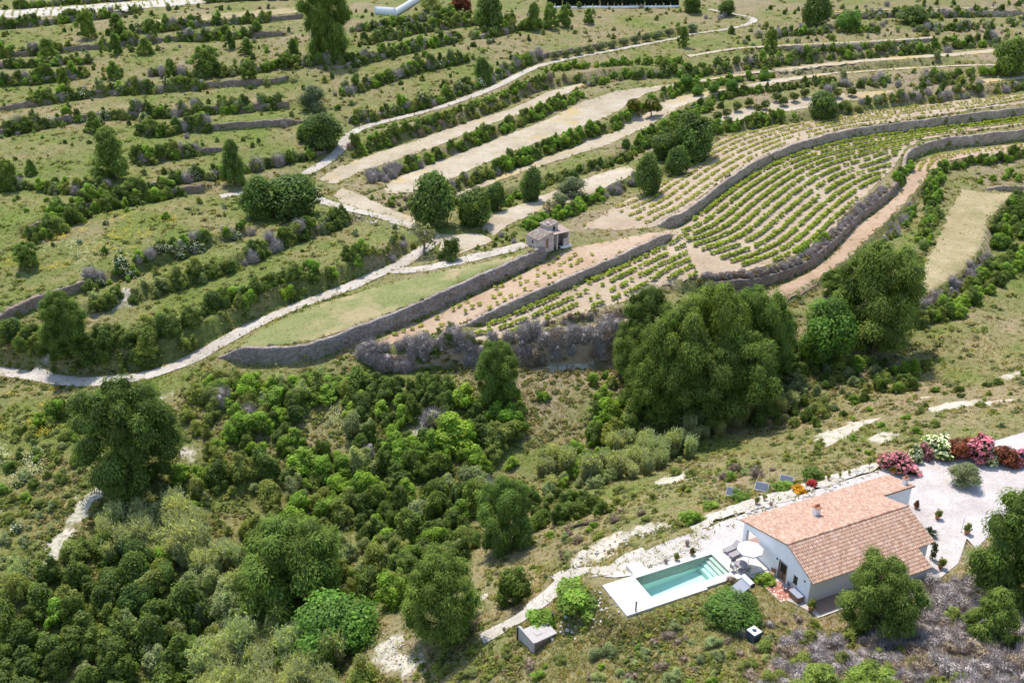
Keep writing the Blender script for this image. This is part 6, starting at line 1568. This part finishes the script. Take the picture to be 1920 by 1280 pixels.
rocks('path_stones', [(720,1200),(745,1220),(765,1265)], 80, .04, .11, 'white stones on the chalk path', .8)
rocks('track_stones', [(640,398),(700,412),(770,436)], 60, .1, .25, 'pale stones beside the track', .7)

M['hut_roof'] = mat_plain('old_roof', (.36, .275, .225), .95, .05, .25, 1.5, .05)
# ------------------------------------------------------------------ old field hut
f0 = G(1009, 468)
hut = tag(empty('field_hut', tuple(f0), math.radians(33)), 'small two-level old stone field hut beside the vineyard', 'hut')
def slab(x0, x1, y0, y1, za, zb, t=.14, o=.15):             # mono-pitch roof, za at x0, zb at x1
    k = (zb - za) / (x1 - x0); x0 -= o; x1 += o; y0 -= o; y1 += o; za -= k * o; zb += k * o
    return MB().add([(x0,y0,za),(x1,y0,zb),(x1,y1,zb),(x0,y1,za),(x0,y0,za+t),(x1,y0,zb+t),(x1,y1,zb+t),(x0,y1,za+t)], [(0,3,2,1),(4,5,6,7),(0,1,5,4),(1,2,6,5),(2,3,7,6),(3,0,4,7)])
def shed(x0, x1, y0, y1, za, zb):
    return MB().add([(x0,y0,-.8),(x1,y0,-.8),(x1,y1,-.8),(x0,y1,-.8),(x0,y0,za),(x1,y0,zb),(x1,y1,zb),(x0,y1,za)], [(0,3,2,1),(4,5,6,7),(0,1,5,4),(1,2,6,5),(2,3,7,6),(3,0,4,7)])
shed(0, 3.3, 0, 4.0, 1.75, 2.65).build('side_wall', M['hut_wall'], hut)
rf = slab(0, 3.3, 0, 4.0, 1.75, 2.65).build('side_roof', M['hut_roof'], hut)
shed(3.3, 5.5, 1.4, 4.2, 3.4, 3.9).build('tower_wall', M['hut_wall'], hut)
slab(3.3, 5.5, 1.4, 4.2, 3.4, 3.9).build('tower_roof', M['hut_roof'], hut)
b = MB(); b.box(3.3, 3.6, 0, 1.4, -.8, 2.5); b.box(4.3, 4.6, 0, .3, -.8, 2.3); b.box(6.9, 7.2, 0, 2.8, -.8, 2.2); b.box(5.5, 6.9, 2.5, 2.8, -.8, 2.4); b.box(5.9, 6.9, 0, .25, -.8, 1.1); b.build('porch_wall', M['hut_wall'], hut)
b = MB(); b.add([(3.25,-.15,2.25),(7.35,-.15,2.25),(7.35,2.85,2.75),(3.25,2.85,2.75),(3.25,-.15,2.37),(7.35,-.15,2.37),(7.35,2.85,2.87),(3.25,2.85,2.87)], [(0,3,2,1),(4,5,6,7),(0,1,5,4),(1,2,6,5),(2,3,7,6),(3,0,4,7)]); b.build('porch_roof', M['hut_roof'], hut)
for a in ((-.15, 3.45, 0, 4.0, lambda x: 1.94 + (x) * .273), ):
    Vt, Ft, Ct = [], [], []
for nm, (x0, x1, y0, y1, za, zb) in (('roof_tiles', (-.15, 3.3, -.15, 4.15, 1.86, 2.80)), ('roof_tiles', (3.15, 5.65, 1.25, 4.35, 3.5, 4.08))):
    Vt, Ft, Ct = [], [], []; rng = np.random.default_rng(int(x1 * 10)); ny = int((y1 - y0) / .27)
    for j in range(ny):
        yc = y0 + (j + .5) * (y1 - y0) / ny
        for i in range(7):
            xa = x0 + (x1 - x0) * i / 7; xb = x0 + (x1 - x0) * (i + 1.1) / 7; c = np.array(TC[rng.integers(7)]) * rng.uniform(.6, .9) * [.75, 1.0, 1.18]; i0 = len(Vt)
            for xx in (xa, xb):
                zz = za + (zb - za) * (xx - x0) / (x1 - x0) + .02
                for (a, h) in ((-.11, 0), (0, .09), (.11, 0)): Vt.append((xx, yc + a, zz + h)); Ct.append(c)
            Ft += [(i0, i0+1, i0+4, i0+3), (i0+1, i0+2, i0+5, i0+4)]
    o = link(nm, np_mesh(nm, np.array(Vt), np.array(Ft), M['tile'], np.array(Ct)), hut); o['kind'] = 'stuff'
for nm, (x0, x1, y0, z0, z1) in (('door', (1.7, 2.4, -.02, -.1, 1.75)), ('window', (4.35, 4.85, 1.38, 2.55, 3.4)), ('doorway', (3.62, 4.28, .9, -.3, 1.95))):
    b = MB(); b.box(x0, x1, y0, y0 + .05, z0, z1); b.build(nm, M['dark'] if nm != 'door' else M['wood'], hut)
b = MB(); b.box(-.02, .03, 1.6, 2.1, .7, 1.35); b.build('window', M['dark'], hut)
b = MB(); b.box(3.42, 3.9, 1.9, 2.5, 3.4, 4.1); b.build('chimney', M['hut_wall'], hut)
g = G(1060, 464)
tr_ = tag(empty('water_trough', tuple(g), math.radians(33)), 'white and blue tub lying in front of the field hut', 'tub')
b = MB(); b.box(-1.2, 1.2, -.35, -.28, 0, .5); b.box(-1.2, 1.2, .28, .35, 0, .5); b.box(-1.2, -1.13, -.28, .28, 0, .5); b.box(1.13, 1.2, -.28, .28, 0, .5); b.build('side', M['metal'], tr_)
b = MB(); b.box(-1.13, 1.13, -.28, .28, 0, .3); b.build('water', M['blue'], tr_)

# ------------------------------------------------------------------ white boundary wall at the top
def run_wall(name, pts, h, mat, label, th=.3):
    p = march(*np.array(pts, float).T, HG); L = resample(p[:, :2], 1.0); T = np.gradient(L, axis=0); T /= np.linalg.norm(T, axis=1)[:, None]; Nn = np.c_[-T[:, 1], T[:, 0]] * th / 2
    z = smooth_line(np.c_[bil(HG, *L.T)], 20)[:, 0]; n = len(L)
    V = np.stack([np.c_[L - Nn, z - .6], np.c_[L - Nn, z + h], np.c_[L + Nn, z + h], np.c_[L + Nn, z - .6]], 1).reshape(-1, 3)
    F = [(4*i+k, 4*i+(k+1) % 4, 4*i+4+(k+1) % 4, 4*i+4+k) for i in range(n-1) for k in range(4)] + [(0, 1, 2, 3), (4*n-4, 4*n-3, 4*n-2, 4*n-1)]
    tag(link(name, np_mesh(name, V, np.array(F), M[mat])), label, 'wall')
run_wall('boundary_wall', [(703,27),(742,30)], 2.6, 'white_wall', 'short white rendered wall facing the slope at the top')
run_wall('boundary_wall', [(743,30),(768,14),(795,-4)], 2.4, 'white_wall', 'long white rendered wall climbing out of the picture at the top')
run_wall('boundary_wall', [(1028,16),(1110,15),(1180,15),(1275,14)], .7, 'white_wall', 'low pale wall under the cypress row at the top')

# ------------------------------------------------------------------ grass, weeds and low ground cover
def tufts(name, n, px0, px1, py0, py1, hr, label, dens=None, wide=.5, blades=5, seed=1, palette=None, uni=False):
    rng = np.random.default_rng(seed)
    px = rng.uniform(px0, px1, n); py = rng.uniform(py0, py1, n)
    P = np.concatenate([march(px[i:i+4000], py[i:i+4000], HG) for i in range(0, n, 4000)])
    P = P + np.c_[rng.normal(0, .3, (n, 2)), np.zeros(n)]
    gm = bil(GMASK, P[:, 0], P[:, 1])
    ok = ((bil(SHEET, P[:, 0], P[:, 1]) < .35) | (gm > .6) | ((bil(BMASK, P[:, 0], P[:, 1]) > .5) & (rng.random(len(P)) < .3))) & (P[:, 1] < 420)
    u = (P[:, 0] - HC[0]) * HU[0] + (P[:, 1] - HC[1]) * HU[1]; v = (P[:, 0] - HC[0]) * HV[0] + (P[:, 1] - HC[1]) * HV[1]
    ok &= ~((u > -16) & (u < 19) & (v > -2) & (v < 11.5)) | ((u < -.5) & (v < 5.1) & (u > -16))
    ok &= (bil(CHALK, P[:, 0], P[:, 1]) < .4) | (rng.random(len(P)) < .15)
    P = P[ok]; n = len(P); P[:, 2] = Z(P[:, 0], P[:, 1]); gm = gm[ok]
    cw = cover(P[:, 0], P[:, 1]); r = rng.random(n)
    base = np.where((r < cw[:, 0])[:, None], np.array([.165, .215, .05]), np.where((r < cw[:, 0] + cw[:, 1] * .9)[:, None], np.array([.36, .29, .135]), np.array([.36, .29, .20])))
    base = base * rng.uniform(.7, 1.35, (n, 1)) * (1 + (rng.random((n, 3)) - .5) * .2)
    s = (P[:, 1] / 90.0) ** .55
    h = rng.uniform(*hr, n) * s * np.where(r < cw[:, 0], .8, 1.1) * np.where(gm > .5, .55, 1)
    k = blades; a = rng.uniform(0, 6.28, (n, k)); e = rng.uniform(.35, 1.45, (n, k)); l = h[:, None] * rng.uniform(.6, 1.2, (n, k))
    r0 = (wide * s)[:, None] * .5 * np.sqrt(rng.random((n, k))); a0 = rng.uniform(0, 6.28, (n, k))
    B = np.stack([P[:, :1] + r0 * np.cos(a0), P[:, 1:2] + r0 * np.sin(a0), np.broadcast_to(P[:, 2:3] - .04, r0.shape)], -1)
    D = np.stack([np.cos(a) * np.cos(e) * l, np.sin(a) * np.cos(e) * l, np.sin(e) * l], -1)
    S = np.stack([-np.sin(a), np.cos(a), np.zeros_like(a)], -1) * (.035 + .05 * rng.random((n, k)))[..., None] * s[:, None, None]
    V = np.stack([B - S, B + S, B + D], 2).reshape(-1, 3)
    F = np.arange(len(V)).reshape(-1, 3)
    C = np.repeat(base, k * 3, 0) * np.repeat(rng.uniform(.8, 1.2, (n * k, 1)), 3, 0)
    tag(link(name, np_mesh(name, V, F, M['leaf'], C)), label, kind='stuff')
tufts('grass', 42000, -60, 1980, 690, 1330, (.16, .42), 'wild grass and weeds over the near slopes', seed=1)
tufts('grass', 30000, -60, 1980, 40, 720, (.18, .45), 'wild grass and weeds over the far terraces', seed=2)
tufts('grass', 14000, 1000, 1980, 1080, 1330, (.15, .40), 'dry weeds over the slope below the villa', seed=3)

def herbs(name, n, px0, px1, py0, py1, wr, label, seed, dark=.5):
    rng = np.random.default_rng(seed)
    px = rng.uniform(px0, px1, n); py = rng.uniform(py0, py1, n)
    P = np.concatenate([march(px[i:i+4000], py[i:i+4000], HG) for i in range(0, n, 4000)])
    ok = (bil(SHEET, P[:, 0], P[:, 1]) < .3) & (bil(FLAT, P[:, 0], P[:, 1]) < .6) & (fbm(P[:, 0], P[:, 1], 6.0, 301) > .42) & (bil(CHALK, P[:, 0], P[:, 1]) < .4)
    P = P[ok]; n = len(P)
    cw = cover(P[:, 0], P[:, 1])
    s = (P[:, 1] / 90.0) ** .4
    w = rng.uniform(*wr, n) * s; k = 16
    d = _unit(rng.normal(size=(n, k, 3))); d[..., 2] = np.abs(d[..., 2])
    q = P[:, None] + d * (w[:, None] * rng.uniform(.25, .5, (n, k)))[..., None] * [1, 1, .7]
    nn = _unit(d * .7 + _unit(rng.normal(size=(n, k, 3))) * .4 + [0, 0, .3]); t = _unit(np.cross(nn, rng.normal(size=(n, k, 3)))); b = np.cross(nn, t)
    sz = (w[:, None] * rng.uniform(.14, .26, (n, k)))[..., None]
    V = np.stack([q - t * sz, q + b * sz * .6, q + t * sz, q - b * sz * .6], 2).reshape(-1, 3)
    pal = np.array([(.105, .135, .035), (.15, .19, .04), (.17, .18, .09), (.25, .21, .11), (.21, .22, .055)])
    pr = np.stack([cw[:, 0], cw[:, 0] * .8, .35 * np.ones(n), cw[:, 1] + cw[:, 2], cw[:, 0] * .5 + .1], 1); pr /= pr.sum(1, keepdims=True)
    ci = (rng.random((n, 1)) > np.cumsum(pr, 1)).sum(1).clip(0, 4)
    C = pal[ci] * rng.uniform(.75, 1.25, (n, 1)); C = np.repeat(np.repeat(C, k, 0) * rng.uniform(.7, 1.3, (n * k, 1)), 4, 0)
    F = np.arange(len(V)).reshape(-1, 4)
    tag(link(name, np_mesh(name, V, F, M['leaf'], C)), label, kind='stuff')
herbs('undergrowth', 17000, -60, 1980, 690, 1330, (.45, 1.2), 'low mixed undergrowth over the near slopes', 11)
herbs('undergrowth', 9000, -60, 1980, 0, 700, (.5, 1.3), 'low mixed undergrowth over the far terraces', 12)

# ragged grass along the verges of the tracks, down their middle and round the fields
def verge():
    rng = np.random.default_rng(44); Q = []
    for name, L, wid, mat in TRK:
        if name in SOFT or wid < 2.2: continue
        T = np.gradient(L, axis=0); T /= np.linalg.norm(T, axis=1)[:, None] + 1e-9; Nn = np.c_[-T[:, 1], T[:, 0]]
        for o, per, sp_ in ((-.5, 3, .35), (.5, 3, .35), (0, 1, .16)):
            for _ in range(per):
                k = rng.random(len(L)) < (.75 if o else .3)
                Q.append((L + Nn * (o * wid + rng.normal(0, sp_, len(L)))[:, None] + T * rng.uniform(-.5, .5, (len(L), 1)))[k])
    for name, mat, P in FLD:
        if name in SOFT or name in ('gravel_yard',): continue
        B = densify(P, .8)
        for _ in range(2): Q.append((B + rng.normal(0, .5, B.shape))[rng.random(len(B)) < .7])
    P = np.concatenate(Q); P = P[rng.random(len(P)) < np.clip(1.5 - P[:, 1] / 180, .25, 1)]; n = len(P); z = Z(P[:, 0], P[:, 1]); s = (P[:, 1] / 90.0) ** .5; k = 6
    h = rng.uniform(.15, .45, n) * s
    a = rng.uniform(0, 6.28, (n, k)); e = rng.uniform(.3, 1.4, (n, k)); l = h[:, None] * rng.uniform(.6, 1.2, (n, k)); r0 = .22 * s[:, None] * np.sqrt(rng.random((n, k))); a0 = rng.uniform(0, 6.28, (n, k))
    B = np.stack([P[:, :1] + r0 * np.cos(a0), P[:, 1:] + r0 * np.sin(a0), np.broadcast_to(z[:, None], r0.shape)], -1)
    D = np.stack([np.cos(a) * np.cos(e) * l, np.sin(a) * np.cos(e) * l, np.sin(e) * l + .06], -1)
    S = np.stack([-np.sin(a), np.cos(a), np.zeros_like(a)], -1) * .07 * s[:, None, None]
    V = np.stack([B - S, B + S, B + D], 2).reshape(-1, 3)
    pal = np.array([(.17, .215, .055), (.34, .275, .13), (.22, .235, .075)]); C = np.repeat(pal[rng.integers(3, size=n)] * rng.uniform(.75, 1.2, (n, 1)), k * 3, 0)
    tag(link('verge_grass', np_mesh('verge_grass', V, np.arange(len(V)).reshape(-1, 3), M['leaf'], C)), 'ragged grass along the tracks and field edges', kind='stuff')
verge()

# yellow and white wild flowers in the grass
def flowers(name, n, regions, color, label, seed):
    rng = np.random.default_rng(seed); Vs = []; C = []
    for (x0, x1, y0, y1) in regions:
        P = march(rng.uniform(x0, x1, n), rng.uniform(y0, y1, n), HG)
        P = P[fbm(P[:, 0], P[:, 1], 4.0, 500 + seed) > .53]; m = len(P); k = 9
        q = P[:, None] + np.concatenate([rng.normal(0, .35, (m, k, 2)), rng.uniform(.25, .6, (m, k, 1))], -1)
        nn = _unit(rng.normal(size=(m, k, 3)) * .5 + [0, -.3, 1]); t = _unit(np.cross(nn, rng.normal(size=(m, k, 3)))); b = np.cross(nn, t); s = .07
        Vs.append(np.stack([q - t * s, q + b * s, q + t * s, q - b * s], 2).reshape(-1, 3))
    V = np.concatenate(Vs); C = np.repeat(np.array(color) * rng.uniform(.8, 1.15, (len(V) // 4, 1)), 4, 0)
    tag(link(name, np_mesh(name, V, np.arange(len(V)).reshape(-1, 4), M['petal'], C)), label, kind='stuff')
flowers('yellow_flowers', 260, [(0, 120, 730, 840), (10, 130, 440, 510), (150, 330, 400, 480)], (.72, .55, .04), 'yellow wild flowers in the grass of the left slopes', 1)
flowers('white_flowers', 120, [(380, 640, 130, 180), (80, 230, 455, 500), (620, 760, 730, 800), (0, 80, 840, 920)], (.7, .68, .6), 'white wild flowers scattered in the left scrub', 2)
